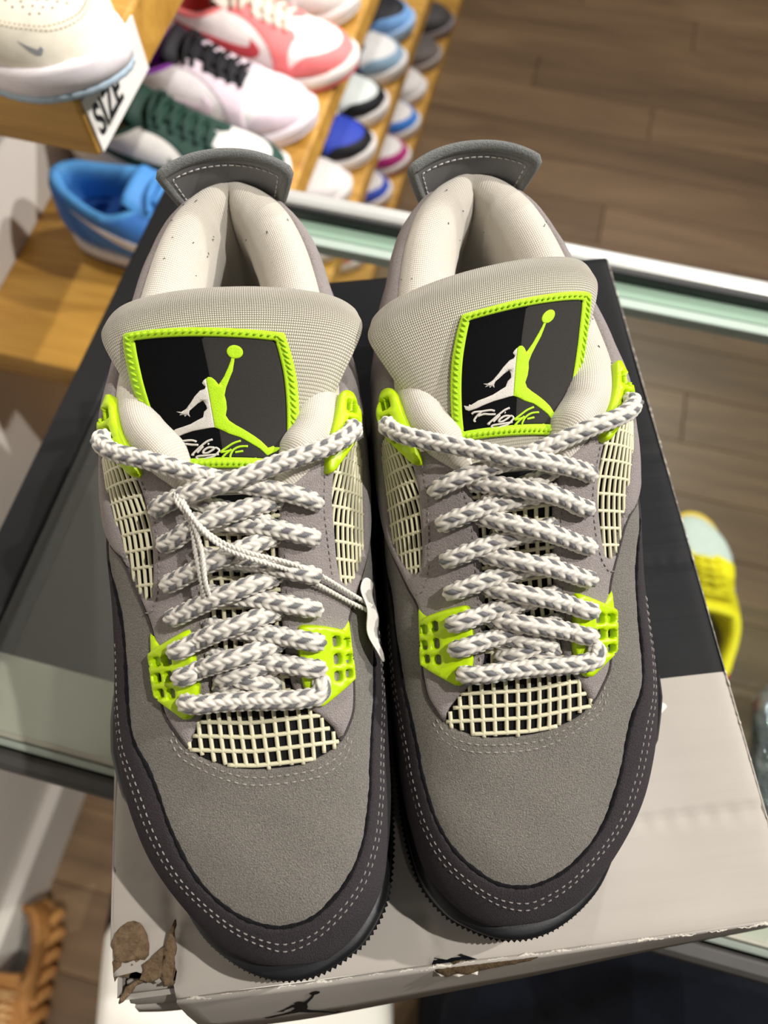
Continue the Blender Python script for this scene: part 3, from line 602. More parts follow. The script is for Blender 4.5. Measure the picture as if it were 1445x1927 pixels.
    tb=obj('heel_tab',mesh('heel_tab',np.array(V)/1000,gridF(mv,n)),M_TAB,root,'grey leather pull tab'); md=tb.modifiers.new('s','SOLIDIFY'); md.thickness=.0036; md.offset=0 
    # felt rim + stitch of the tab
    def tabp(u,v):
        hw=16+10.8*v**.8; return np.array((u*hw,315.5-2.0*v-7.5*u*u*(.55+.45*v)+2.5*v*v,92+32.5*v-(3.2*abs(u)**3)*v))/1000
    P=np.array([tabp(-1,v) for v in np.linspace(.2,.97,12)]+[tabp(u,1.0) for u in np.linspace(-.97,.97,40)]+[tabp(1,v) for v in np.linspace(.97,.2,12)]); V,F=tube(P,.0024,8); obj('tab_rim',mesh('tab_rim',V,F),M_TABE,tb)
    mb=MB(); P=np.array([tabp(-.86,v) for v in np.linspace(.2,.88,10)]+[tabp(u,.885) for u in np.linspace(-.84,.84,30)]+[tabp(.86,v) for v in np.linspace(.88,.2,10)])+np.array((0,-.0021,0)); P=cat(P,200); 
    d=np.r_[0,np.cumsum(np.linalg.norm(np.diff(P,axis=0),axis=1))]; s0=0
    while s0+.002<d[-1]:
        Q=np.stack([np.interp([s0,s0+.001,s0+.002],d,P[:,k]) for k in range(3)],1); a,b2=tube(Q,.0003,5); mb.add(a,b2); s0+=.0029
    obj('tab_stitching',mb.me('tab_stitching'),mat('silver_thread','#c4c2bf',.6),tb,kind='stuff')
    MIR=1
    return root
TL_=[(6.5,142,95.5,13,1,0),(6,158,101,15,2,0),(5.5,172,105.5,19.5,4,0),(5,192,112.5,29.5,8,0),(4.5,213,121.5,41.5,10,0),(4,230,129.5,50.5,13,0),(4,237,132.5,49.5,14,0),(4.5,241.5,131,46,13,0),(5,243,122,41,11,0),(5,238,111,37,8,0)]
TR_=[(6.5,142,95.5,13,1,0),(6,158,101,15,2,0),(6,173,105.5,19.5,4,-.03),(6,194,113,29,8,-.08),(6,216,122,39.5,10,-.13),(6,233,130,47.5,13,-.16),(6,240,133,46.5,14,-.17),(6,244.5,131.5,44,13,-.17),(6,246,122.5,40,10,-.17),(6,240,111,37,8,-.17)]
# ================================================================== the setting (store frame: r right along counter, d away)
AZ=R(-14.2); RV=np.array((math.cos(AZ),math.sin(AZ))); DV=np.array((-math.sin(AZ),math.cos(AZ)))
def W(r,d,z): p=r*RV+d*DV; return (p[0],p[1],z)
FZ=-1.25
M_FLOOR=wood('brown_floor_wood','#705a43','#94795b',(1.6,13,13),.4,.05,True)
M_SEAM=mat('floor_underlay','#3c2d20',.9)
M_WALL=mat('white_wall_paint','#e3ddd5',.8,(300,.05,.0005),.03,8)
M_SHELF=wood('honey_wood','#a0742b','#d0a04b',(3,40,40),.5,.1)
M_ALU=mat('brushed_aluminium','#c9cac8',.38,(200,.05,.0003),.06,40,metal=.55,spec=.5)
M_DKMET=mat('dark_grey_metal','#4a4846',.5,None,.08,30,metal=.3)
M_BLK=mat('black_trim','#161719',.55)
M_GLASS=glass('counter_glass',(.93,.965,.945,1)); M_GEDGE=mat('green_glass_edge','#848e84',.25,None,.05,20,spec=.6)
# floor: sub-floor plus planks running along r
fl=box('floor',W(1.3,1.2,FZ-.02),(5.2,5.6,.02),M_SEAM,None,0,AZ); fl['kind']='structure'
pb=bmesh.new(); boxbm(pb,(0,0,0),(1.198,.1392,.012),None,.0015,1); pme=bpy.data.meshes.new('plank'); pb.to_mesh(pme); pb.free()
k=0
for j in range(38):
    d=-1.45+.14*j; x=-1.25-((j*.37)%1.2)
    while x<3.8:
        o=obj('plank',pme,M_FLOOR,fl); o.location=(x+.6-1.3,d-1.2,.0162); x+=1.2; k+=1
wl=box('wall_left',W(-.66,1.2,.2),(.08,5.6,2.9),M_WALL,None,0,AZ); wl['kind']='structure'
bb=box('baseboard_left',W(-.607,1.2,FZ+.065),(.026,5.6,.13),M_WALL,None,.004,AZ); bb['kind']='structure'
# shelves on the wall
SHZ=[0.0,-.40,-.70,-1.0]
lab=['honey wood wall shelf carrying the cream sneaker, highest of the four','honey wood wall shelf carrying the blue and white low sneaker','honey wood wall shelf carrying the black and royal blue sneaker','lowest honey wood wall shelf carrying the magenta and white sneaker']
for z,l,d0 in zip(SHZ,lab,(.38,.39,.42,.42)):
    o=box('wall_shelf',W(-.464,(d0+2.9)/2,z-.0225),(.312,2.9-d0,.045),M_SHELF,None,.003,AZ); tag(o,l,'shelf','wooden wall shelves')
# size sign on the shelf front
sg=box('size_sign',W(-.3068,.4285,-.0225),(.0016,.09,.041),mat('white_card','#e6e3df',.6),None,.0003,AZ); tag(sg,'white card with black size lettering on the shelf edge','sign')
fc=bpy.data.curves.new('size_text','FONT'); fc.body='SIZE'; fc.size=.031; fc.extrude=.0004; fc.align_x='LEFT'; fc.offset=.0006
fo=bpy.data.objects.new('size_text',fc); COL.objects.link(fo); dg=bpy.context.evaluated_depsgraph_get(); tme=bpy.data.meshes.new_from_object(fo.evaluated_get(dg)); bpy.data.objects.remove(fo)
to=obj('lettering',tme,mat('black_print','#15161a',.7),sg); to.location=(.0010,-.0405,-.0108); to.rotation_euler=(R(90),0,R(90)); to.scale=(.72,1,1)
# glass counter
ct=thing('glass_counter','aluminium framed glass display counter under the shoe box','counter',W(0,0,FZ),AZ)
def cb(n,r0,r1,d0,d1,z0,z1,m,bev=.001): 
    return box(n,((r0+r1)/2,(d0+d1)/2,(z0+z1)/2-FZ),(r1-r0,d1-d0,z1-z0),m,ct,bev)
cb('glass_top',-.272,.85,-.008,.4355,-.128,-.1205,M_GLASS,.0006)
cb('front_rail',-.30,.87,-.012,.037,-.142,-.1295,mat('satin_aluminium','#b5b0a4',.5,(120,.06,.0003),.1,12,metal=.35))
cb('front_rail_edge',-.30,.87,-.0165,-.0125,-.150,-.1215,M_GEDGE)
cb('front_fascia',-.30,.87,-.030,-.017,-.20,-.1260,M_DKMET,.004)
cb('rear_rail',-.30,.87,.441,.457,-.150,-.1175,mat('white_aluminium','#c6c7c4',.35,None,.04,10,metal=.2),.005)
cb('rear_rail_edge',-.30,.87,.4365,.4405,-.150,-.120,M_BLK)
cb('rear_glass_edge',-.27,.85,.4215,.436,-.1345,-.1290,mat('pale_green_strip','#a9bbad',.6),.001)
cb('rear_lip',-.27,.85,.4125,.4210,-.140,-.1290,mat('white_lip','#d0d3d0',.5),.001)
cb('side_frame',-.30,-.2725,-.011,.4345,-.155,-.1185,M_BLK,.002)
cb('glass_shelf',-.27,.85,.0,.43,-.7575,-.750,M_GLASS,.0006)
cb('side_panel',-.298,-.274,.0,.43,-1.245,-.157,mat('grey_side_panel','#55524e',.6,None,.06,6),.001)
for a,b in ((-.27,.0),(-.27,.425),(.83,.0),(.83,.425)): cb('corner_post',a,a+.018,b,b+.018,-1.245,-.1445,M_ALU,.002)
cb('drawer_unit',-.268,-.07,.02,.40,-1.24,-.46,mat('charcoal_laminate','#565550',.35,None,.08,5),.003)
# ================================================================== shoe box
BR_=R(6.4)
bx=thing('shoe_box','worn black and pale grey cardboard shoe box under the sneaker pair','box',(0,0,-.12),BR_)
def lidmat():
    m=bpy.data.materials.new('printed_cardboard'); m.use_nodes=True; nt=m.node_tree; b=nt.nodes['Principled BSDF']; b.inputs['Roughness'].default_value=.55; b.inputs['Specular IOR Level'].default_value=.12
    tc=nt.nodes.new('ShaderNodeTexCoord'); sx=nt.nodes.new('ShaderNodeSeparateXYZ'); nt.links.new(tc.outputs['Object'],sx.inputs[0])
    gt=nt.nodes.new('ShaderNodeMath'); gt.operation='GREATER_THAN'; gt.inputs[1].default_value=.047; nt.links.new(sx.outputs[1],gt.inputs[0])
    n=nt.nodes.new('ShaderNodeTexNoise'); n.inputs['Scale'].default_value=14; n.inputs['Detail'].default_value=6; nt.links.new(tc.outputs['Object'],n.inputs[0])
    def rp(a,c):
        r=nt.nodes.new('ShaderNodeValToRGB'); r.color_ramp.elements[0].position=.3; r.color_ramp.elements[1].position=.75; r.color_ramp.elements[0].color=srgb(a); r.color_ramp.elements[1].color=srgb(c); nt.links.new(n.outputs[0],r.inputs[0]); return r.outputs[0]
    mx=nt.nodes.new('ShaderNodeMix'); mx.data_type='RGBA'; nt.links.new(gt.outputs[0],mx.inputs[0]); nt.links.new(rp('#b3aca3','#bcb6ad'),mx.inputs[6]); nt.links.new(rp('#121315','#17181b'),mx.inputs[7])
    nt.links.new(mx.outputs[2],b.inputs['Base Color'])
    wv=nt.nodes.new('ShaderNodeTexNoise'); mp=nt.nodes.new('ShaderNodeMapping'); mp.inputs['Scale'].default_value=(8,140,1); nt.links.new(tc.outputs['Object'],mp.inputs[0]); nt.links.new(mp.outputs[0],wv.inputs[0]); wv.inputs['Scale'].default_value=1
    bp=nt.nodes.new('ShaderNodeBump'); bp.inputs['Strength'].default_value=.25; bp.inputs['Distance'].default_value=.0015; nt.links.new(wv.outputs[0],bp.inputs['Height']); nt.links.new(bp.outputs[0],b.inputs['Normal'])
    return m
M_LID=lidmat(); M_CARD=mat('torn_brown_card','#7d6850',.95,(700,1,.0012),.35,400); M_GREYC=mat('grey_card','#a8a29a',.5,(60,.1,.001),.04,20); M_WORN=mat('worn_white_card_edge','#d9d2c6',.9,(900,.8,.0008),.15,500)
def lidz(x,y):
    z=.0006*np.sin(x*31+1.3)*np.sin(y*23+.4)+.0003*np.sin(x*90+y*40)
    for (x0,y0,x1,y1,dp) in ((107,-13.6,169,-14.6,.0011),(-118,-31,14,-38,.0009),(60,-22,107,-13.6,.0006),(13,-38,16,-58,.0012),(-118,-8,-96,-14,.0008),(-94.3,-12,-92.2,-50,.0016),(120,105,168.8,103,.0007),(105,165,168.8,163,.0006)):
        A=np.array((x0,y0))/1000;B=np.array((x1,y1))/1000;AB=B-A;t=np.clip(((x-A[0])*AB[0]+(y-A[1])*AB[1])/(AB@AB),0,1); d=np.hypot(x-A[0]-t*AB[0],y-A[1]-t*AB[1]); wob=.0007*np.sin(t*40); z=z-dp*np.exp(-((d+wob)/.0024)**2)
    edge=np.minimum(np.minimum(x+.119,.1688-x),np.minimum(y+.058,.297-y)); z=z-.0012*np.exp(-np.maximum(edge,0)/.002)
    return z-.0016
X0,X1,Y0,Y1=-118.6,168.8,-57.5,297
outer=[(X0+1,Y0+10.5),(-108,Y0+11.5),(-103,Y0+9.5),(-99,Y0+6),(-93.5,Y0+9),(-91.7,Y0),(-40,Y0+.2),(13.5,Y0),(15,Y0+2.4),(20,Y0+1.2),(26,Y0+2.8),(33,Y0-.2),(58,Y0-.5),(100,Y0),(X1-1,Y0),(X1,Y0+2),(X1,120),(X1,Y1-2),(X1-2,Y1),(0,Y1),(X0+2,Y1),(X0,Y1-2),(X0,120),(X0,20),(X0+.3,Y0+18)]
P,tri,D=region([outer],2.6,.8,smoothloop=False); V=np.c_[P/1000,lidz(P[:,0]/1000,P[:,1]/1000)]
lid=obj('lid',mesh('lid',V,orient_up(V,tri,(0,0,1)).tolist()),M_LID,bx); lid.location=(0,0,.12); md=lid.modifiers.new('s','SOLIDIFY'); md.thickness=.0018; md.offset=-1
# flaps of the lid
def flap(name,pts,m,n=40):
    """strip: rows of polylines"""
    rows=[cat(np.array(r_,float)/1000,n) for r_ in pts]; V=np.concatenate(rows); F=gridF(len(rows),n); o=obj(name,mesh(name,V,F),m,lid); md=o.modifiers.new('s','SOLIDIFY'); md.thickness=.0016; md.offset=0; return o
def row(y,z,x0=-91.7,x1=168.5):
    k=lambda f:Y0+(y-Y0)*f
    return [(x0,k(1),z),(-40,k(.98)-.4,z),(14,k(.85)-.2,z),(60,k(.7)-.6,z),(110,k(.55),z),(x1,k(.4)+.4,z)]
flap('front_flap',[row(Y0-.4,-2.2),row(Y0-2.2,-4.5),row(Y0-8,-15,-90.5),row(Y0-13.5,-25,-88.5),row(Y0-18.5,-34.5,-78)],M_GREYC)
flap('side_flap',[[(X1,Y0,-2.6),(X1,120,-2.6),(X1,Y1,-2.6)],[(X1+1.2,Y0,-8),(X1+1.2,120,-8),(X1+1.2,Y1,-8)],[(X1+1.5,Y0,-42),(X1+1.5,120,-42),(X1+1.5,Y1,-42)]],M_LID)
flap('side_flap',[[(X0,Y0+22,-2.6),(X0,120,-2.6),(X0,Y1,-2.6)],[(X0-1.0,Y0+20,-8),(X0-1.2,120,-8),(X0-1.2,Y1,-8)],[(X0-1.0,Y0+26,-42),(X0-1.5,120,-42),(X0-1.5,Y1,-42)]],M_LID)
flap('back_flap',[[(X0,Y1,-2.6),(20,Y1,-2.6),(X1,Y1,-2.6)],[(X0,Y1+1.5,-8),(20,Y1+1.5,-8),(X1,Y1+1.5,-8)],[(X0,Y1+1.5,-42),(20,Y1+1.5,-42),(X1,Y1+1.5,-42)]],M_LID)
# worn white line along the front fold and side fold
mb=MB(); xs=np.linspace(-91,168,400); seg=[]
for i,x in enumerate(xs):
    w=.00022+.00026*max(0,math.sin(x*.13)+math.sin(x*.37+1)+.5*rng.randn())
    seg.append((x,w))
P=np.array([(x/1000,(Y0-.9+.35*math.sin(x*.5)+.3*rng.randn()*.5)/1000,-.0023) for x,w in seg]); a,b=tube(P,np.array([w for x,w in seg]),5); mb.add(a,b)
P=np.array([((X1+.35)/1000,y/1000,-.0022) for y in np.linspace(Y0,Y1,260)]); a,b=tube(P,.00012+.0005*rng.rand(260)**6,5); mb.add(a,b)
obj('worn_fold',mb.me('worn_fold'),M_WORN,lid)
# mark peeping out from under the sneaker, printed white
P,tri,D=region([[(112,20),(120,22),(128.2,27.5),(136.5,33.5),(136.9,35),(134.1,36.6),(130,36.2),(118,31),(110,26)]],1.5,0,smoothloop=True); V=np.c_[P/1000,lidz(P[:,0]/1000,P[:,1]/1000)+.0003]
obj('white_mark',mesh('white_mark',V,orient_up(V,tri,(0,0,1)).tolist()),mat('white_print','#e8e4df',.5),lid)
# leaping figure printed on the front flap
def flapf(u,v,off=0.):
    x=-25-34*(1-np.asarray(u))-1; t=np.asarray(v); # v up the flap
    y=Y0-2.8-(1-t)*13.5-.6; z=-5.6-(1-t)*24.5
    n=np.array((0,-.876,.482)); return np.stack([x,y,z],-1)/1000+n*(.0010+np.asarray(off))[...,None]
allp=[U_LIME,U_WHITE,U_BALL]; mnv=min(p[:,1].min() for p in allp); mxv=max(p[:,1].max() for p in allp); mnu=min(p[:,0].min() for p in allp); mxu=max(p[:,0].max() for p in allp)
mk=MB()
for U in allp:
    Q=np.c_[(U[:,0]-mnu)/(mxu-mnu),(U[:,1]-mnv)/(mxv-mnv)]; P,tri,D=region([[(a*34,b*28) for a,b in Q]],1.2,0,smoothloop=False); V=flapf(P[:,0]/34,P[:,1]/28,np.zeros(len(P))); mk.add(V,orient_up(V,tri,(0,-.8,.5)).tolist())
obj('printed_figure',mk.me('printed_figure'),mat('black_ink','#0e0f11',.5),lid)
# box body below the lid
def body():
    bm=bmesh.new(); x0,x1,y0,y1=-.1165,.1665,-.0555,.2945; t=.002
    boxbm(bm,((x0+x1)/2,(y0+y1)/2,.001),(x1-x0,y1-y0,.002))
    for c,s in ((((x0+x1)/2,y0,.057),(x1-x0,t,.112)),(((x0+x1)/2,y1,.057),(x1-x0,t,.112)),((x0,(y0+y1)/2,.057),(t,y1-y0,.112)),((x1,(y0+y1)/2,.057),(t,y1-y0,.112))): boxbm(bm,c,s)
    me=bpy.data.meshes.new('body'); bm.to_mesh(me); bm.free(); return obj('body',me,M_GREYC,bx)
body()
# torn corner
def torn(name,loop,z0,amp,m,sc=1.,tilt=(0,0),step=1.6,seed=0,th=.0012):
    r=np.random.RandomState(seed); P,tri,D=region([loop],step,0,smoothloop=False); c=P.mean(0)
    z=z0+tilt[0]*(P[:,0]-c[0])+tilt[1]*(P[:,1]-c[1])+amp*(np.sin(P[:,0]*.9+seed)*np.sin(P[:,1]*.7+1.7*seed)+.5*np.sin(P[:,0]*1.9+P[:,1]*2.3+seed))+amp*.25*r.randn(len(P))
    V=np.c_[P,z]/1000; o=obj(name,mesh(name,V,orient_up(V,tri,(0,0,1)).tolist()),m,lid); md=o.modifiers.new('s','SOLIDIFY'); md.thickness=th; md.offset=-1; return o
torn('torn_card',[(-118.3,-34.5),(-116.8,-31),(-114.8,-28.9),(-112,-27.4),(-109.3,-27.2),(-106.8,-28.2),(-105.3,-29.9),(-103.6,-33),(-102.6,-37.1),(-102.8,-40.6),(-104.5,-42.2),(-108,-41.6),(-112,-42.4),(-117,-41.4)],-.9,.12,M_CARD,seed=1,th=.0003)
torn('torn_card',[(-118,-41.4),(-112,-42.0),(-108,-41.4),(-103.2,-41.6),(-103.4,-45.2),(-107.9,-46.2),(-109,-45.0),(-112.2,-48.2),(-115.5,-46.8),(-117.4,-49)],-1.6,.5,M_CARD,tilt=(0,.25),seed=2)
torn('torn_card',[(-105.2,-43.6),(-101.5,-41.8),(-98.2,-39.5),(-95.3,-38.2),(-96.8,-43),(-97.2,-48.5),(-102,-50.4),(-106.1,-48.8),(-105,-45.8)],1.2,.8,M_CARD,tilt=(.12,.1),seed=3)
torn('torn_card',[(-95.6,-37.6),(-93.8,-33.5),(-91.4,-28.6),(-91.2,-36),(-91.4,-44),(-92.1,-52.2),(-96.8,-52.5),(-98.0,-46),(-96.6,-42.2)],1.4,.8,M_CARD,tilt=(.25,.05),seed=4)
torn('torn_card',[(-114.5,-55),(-112.5,-51.6),(-108.6,-49.4),(-104,-48.2),(-104.6,-49.8),(-109,-51.6),(-110.8,-54),(-113.8,-56.5),(-115.2,-57)],-3,.8,M_CARD,seed=5)
flap('corner_gusset',[[(-114,-49.5,-9),(-104,-50.5,-7.5),(-94,-51.5,-8)],[(-115,-55.5,-14),(-104,-56.2,-12.5),(-93,-56.8,-13)],[(-115.5,-59,-19),(-104,-60,-18),(-92.5,-60,-19)],[(-116,-61.5,-30),(-104,-62,-29.5),(-92,-62,-31)]],M_GREYC,20)
flap('corner_gusset',[[(-117,-62.5,-30),(-104,-63.2,-31),(-86,-63.2,-33)],[(-117,-65.5,-36),(-104,-67.0,-38),(-84,-68,-42)]],M_GREYC,20)
torn('torn_card',[(13.6,-58),(20,-57.5),(26,-57),(33.7,-58.7),(58.8,-59),(54.3,-60.6),(31.9,-61.8),(28,-62.6),(24,-61.8),(19,-62.2),(15,-60.3)],-2.5,.4,mat('dark_card_hollow','#4a3b28',.95,(500,1,.001),.4,300),seed=6)
torn('torn_card',[(14,-59.6),(17,-62.2),(20,-61.6),(24,-63),(28,-62.0),(31.9,-63.2),(32.5,-61.6),(28,-60.9),(24,-61.4),(19,-61.0),(16,-59.4)],-3.2,.5,M_WORN,seed=7)
# ================================================================== the pair
LROOT=sneaker('sneaker','grey suede sneaker with lime accents and string price tag, left of the pair',(-.0523,-.058,.0002),2.7,1,TL_,[(.515,-.707),(.492,.390),(.273,.773),(.285,-.97)])
RROOT=sneaker('sneaker','grey suede sneaker with lime accents and no tag, right of the pair',(.0715,-.0415,.0002),6.4,-1,TR_,[(.498,.218),(.508,-.812),(.284,-.96),(.296,.601)])
RROOT.scale=(1,.967,1)
# hang tag on the left sneaker
MIR=1
hg=thing('price_tag','white price tag on string looped through the left sneaker laces','tag',LROOT.location,R(2.7))
def SL(a,b,c): return S([a/1000],[b],c/1000)[0]
for pts in ([SL(170,-.62,9),SL(166,-.6,12),SL(160,-.52,12),SL(150,-.5,13),SL(141,-.46,13.5),SL(134,-.46,10),SL(133,-.4,9),SL(141,-.40,14.5),SL(152,-.42,14),SL(162,-.5,13),SL(168,-.56,11)],
            [SL(169,-.6,11),SL(160,-.45,14),SL(154,-.2,14),SL(150,.2,14.5),SL(146,.7,10),SL(142,1.1,7),SL(137,1.55,6),SL(133,1.95,7)],
            [SL(168,-.57,11),SL(158,-.4,14.5),SL(152,-.15,14.5),SL(148,.25,15),SL(143,.75,9),SL(138.5,1.1,6),SL(134,1.55,5),SL(131,1.9,7)]):
    P=cat(np.array(pts),160); t=np.arange(160)*1.1; T,N,B=frames(P)
    mb=MB()
    for ph in (0,math.pi): Q=P+.00042*(np.cos(t+ph)[:,None]*N+np.sin(t+ph)[:,None]*B); a,b=tube(Q,.00055,6); mb.add(a,b)
    obj('string',mb.me('string'),M_STR,hg)
cardp=[(-1,0),(8,1),(10,-5),(11.5,-14),(14.5,-24),(15.5,-33),(8,-29),(2,-20),(-1.5,-9)]
P,tri,D=region([[(a,b) for a,b in cardp]],1.6,0,smoothloop=True)
base=SL(136,1.95,6); V=np.c_[base[0]*1000-1.5+P[:,0]*.35+.8*np.sin(P[:,1]*.35),base[1]*1000+P[:,1]*.9+7,base[2]*1000+2-P[:,0]*1.05-P[:,1]*.12+1.2*np.sin(P[:,1]*.4+P[:,0]*.3)]/1000
o=obj('tag_card',mesh('tag_card',V,tri.tolist()),mat('white_tag_card','#e6e2da',.6),hg); md=o.modifiers.new('s','SOLIDIFY'); md.thickness=.0005
# ================================================================== display sneakers
MIR=1
LIB={}
def lib():
    LIB['outsole']=sole_layers('outsole',None,None,[(0,-3,0),(.8,-.5,.8),(6,-.3,.8),(7,-2,0)],n=150).data
    LIB['midsole']=sole_layers('midsole',None,None,[(6,-3,0),(7,0,0),(14,1.2,0),(22,.6,0),(25,-1.5,0),(25.5,-4,0)],n=150).data
    mq=None
    cap_in=[(95,-3.8),(82,-2.8),(68,-2.15),(50,-1.85),(36,-1.5),(27,-.9),(24.5,0),(27,.9),(36,1.5),(50,1.85),(68,2.15),(82,2.8),(95,3.8)]
    cap=cap_in+[(60,3.95),(30,3.95),(14,3.95),(9.3,3.9),(8.7,2),(8.7,-2),(9.3,-3.9),(14,-3.95),(30,-3.95),(60,-3.95)]
    def lp(n,loops,off,th,edge=1.4,step=4.5,sl=True):
        o=panel(n,mq,None,loops,off,th,edge,step,smoothloop=sl); LIB[n]=o.data; bpy.data.objects.remove(o)
    lp('toe_box',[[(20,-1.6),(20,1.6),(40,2.4),(70,2.9),(95,3.0),(104,1.2),(92,.5),(92,-.5),(104,-1.2),(95,-3.0),(70,-2.9),(40,-2.4)]],.2,.8)
    lp('toe_cap',[cap],.8,1.6)
    for sg,n in ((-1,'eyestay'),(1,'eyestay_inner')):
        lp(n,[[(78,sg*3.95),(88,sg*2.7),(88,sg*1.6),(84,sg*1.15),(90,sg*.75),(105,sg*.62),(150,sg*.6),(178,sg*.7),(180,sg*1.05),(165,sg*1.25),(140,sg*1.5),(120,sg*2.0),(112,sg*2.7),(108,sg*3.95)]],1.2,1.8)
    for sg,n in ((-1,'quarter'),(1,'quarter_inner')):
        lp(n,[[(100,sg*3.95),(108,sg*2.2),(125,sg*1.3),(165,sg*.95),(185,sg*.95),(215,sg*1.25),(245,sg*1.3),(275,sg*1.1),(290,sg*1.1),(286,sg*2.4),(284,sg*3.95),(200,sg*3.95)]],.3,1.0)
        lp('swoosh' if sg<0 else 'swoosh_inner',[[(278,sg*1.62),(255,sg*2.1),(225,sg*2.5),(190,sg*2.85),(160,sg*3.0),(140,sg*2.85),(130,sg*2.5),(134,sg*2.15),(148,sg*1.9),(144,sg*2.2),(152,sg*2.4),(180,sg*2.4),(220,sg*2.15),(255,sg*1.85)]],1.0,1.4,1.2,4)
    for sg,n in ((-1,'heel_panel'),(1,'heel_panel_inner')):
        lp(n,[[(245,sg*3.95),(262,sg*3.0),(276,sg*2.2),(284,sg*1.5),(288,sg*1.0),(305,sg*1.0),(313,sg*1.0),(314.3,sg*2.2),(314.3,sg*3.95),(290,sg*3.95)]],1.2,1.5)
    # collar
    pl=[(172,-.78),(184,-.95),(200,-1.1),(222,-1.25),(245,-1.25),(265,-1.15),(282,-1.02),(297,-1),(308,-1),(313,-.95)]
    E=np.concatenate([S0([a/1000 for a,b in pl],[b for a,b in pl]),[[0,.316,.108]],S0([a/1000 for a,b in pl[::-1]],[-b for a,b in pl[::-1]])])
    n=70; C=cat(E,n); T=np.gradient(C,axis=0); T[:,2]=0; T/=np.linalg.norm(T,axis=1)[:,None]; O=np.stack([-T[:,1],T[:,0],0*T[:,0]],1)
    if O[n//2,1]<0: O=-O
    pv=cat(np.array([(1.5,-8),(2,0),(-1,3.5),(-5,4),(-10,1),(-13,-6),(-13,-20),(-9,-40),(-7,-62)],float),16); V=[]
    for i in range(n): V.append(C[i]+O[i]*pv[:,:1]/1000+np.array((0,0,1))*pv[:,1:]/1000)
    me=mesh('collar',np.concatenate(V),gridF(n,16)); bm=bmesh.new(); bm.from_mesh(me); bmesh.ops.recalc_face_normals(bm,faces=bm.faces); bm.to_mesh(me); bm.free(); LIB['collar']=me
    O2=cat(np.array([(-36,165),(-40,215),(-37,260),(-24,295),(0,305),(24,295),(37,260),(40,215),(36,165)],float)/1000,40); LIB['insole']=mesh('insole',np.c_[O2,np.full(40,.05)],[tuple(range(40))])
    ys=np.linspace(.0087,.168,40); qs=np.linspace(-4,3.999,41); YY,QQ=np.meshgrid(ys,qs,indexing='ij'); F=[(i*41+j,i*41+j+1,(i+1)*41+j+1,(i+1)*41+j) for i in range(39) for j in range(40)]; LIB['lining']=mesh('lining',S0(YY.ravel(),QQ.ravel()),F)
    Tn=tongue_fn([(3,95,77,16,1,0),(3,130,93,22,2,0),(3,165,106,30,4,0),(3,185,118,34,6,0),(3,195,126,34,6,0),(3,202,124,33,6,0),(3,202,112,30,5,0),(3,192,100,28,4,0)]); SS,QQ=np.meshgrid(np.linspace(0,1,30),np.linspace(-1,1,15),indexing='ij'); LIB['tongue']=mesh('tongue',Tn(SS.ravel(),QQ.ravel()),gridF(30,15))
    mb=MB()
    for i,y in enumerate((100,115,130,146,162)):
        for sg in (-1,1):
            a,b=tube(cat(S(np.array((y+.5,y+2,y+5,y+9))/1000,np.array((sg*1.02,sg*.7,0,-sg*.6)),np.array((4,7,10,5))/1000),14),.0034,7); mb.add(a,b)
    a,b=tube(cat(S(np.array((172,176,176,172))/1000,np.array((-1,-.4,.4,1.)),np.array((5,13,13,5))/1000),20),.0034,7); mb.add(a,b)
    LIB['laces']=mb.me('laces')
    mb=MB()
    for y in range(34,76,6):
        w=.9 if y<46 else 1.15
        for q in np.linspace(-w,w,7 if y<46 else 8):
            yy=y+(2.5 if int(round(q*10))%2 else 0); c=S([yy/1000],[q],.00105)[0]; nn=SN([yy/1000],[q])[0]; P=np.array([c-nn*.0004,c+nn*.00005]); a,b=tube(P,.00085,6); mb.add(a,b)
    LIB['perforations']=mb.me('perforations')
    sm=MB(); stitches(sm,cap_in[1:-1],2.5,3.2,2.1,.45); stitches(sm,[(y-2.5,q*1.05) for y,q in cap_in[1:-1]],2.5,3.2,2.1,.45); LIB['toe_stitching']=sm.me('toe_stitching')
    tg_=MB()
    for a in list(bpy.data.objects):
        if a.name.startswith(('outsole','midsole')) and a.parent is None: bpy.data.objects.remove(a)
lib()
_MC={}
def pm(h,rough=.6):
    k=(h,rough)
    if k not in _MC: _MC[k]=mat('shoe_colour_%d'%len(_MC),h,rough,None,.06,90)
    return _MC[k]
def display(name,label,loc,rz,c,sc=(.93,.93,.9),group='sneakers on the wall shelves',skip=(),cat_='sneaker',extra=()):
    """c: dict of colours"""
    t=thing(name,label,cat_,loc,rz,group); t.scale=sc
    d=dict(outsole=c.get('o',c['m']),midsole=c['m'],toe_box=c['t'],toe_cap=c['c'],eyestay=c['e'],eyestay_inner=c['e'],quarter=c['q'],quarter_inner=c['q'],swoosh=c['s'],swoosh_inner=c['s'],heel_panel=c['h'],heel_panel_inner=c['h'],collar=c['k'],insole=c.get('i','#77736e'),lining=c['t'],tongue=c['n'],laces=c['l'])
    if 'perforations' in extra: d['perforations']='#6b6252'
    if 'toe_stitching' in extra: d['toe_stitching']='#b9ad94'
    for k,h in d.items():
        if k in skip: continue
        o=obj(k.replace('_inner',''),LIB[k],None,t)
        if not LIB[k].materials: LIB[k].materials.append(pm('#ffffff'))
        o.material_slots[0].link='OBJECT'; o.material_slots[0].material=pm(h)
    return t
WH='#e4dfdc'
def C(m=WH,t=WH,c=WH,e=WH,q=WH,s=WH,h=WH,k=WH,n=WH,l=WH,**kw): return dict(m=m,t=t,c=c,e=e,q=q,s=s,h=h,k=k,n=n,l=l,**kw)
TZ=R(75.8)
def shelf_shoe(label,r,d,z,c,jit=0,**kw): return display('display_sneaker',label,W(r,d,z),TZ+R(jit),c,**kw)
s2,s3,s4=SHZ[1]+.0005,SHZ[2]+.0005,SHZ[3]+.0005
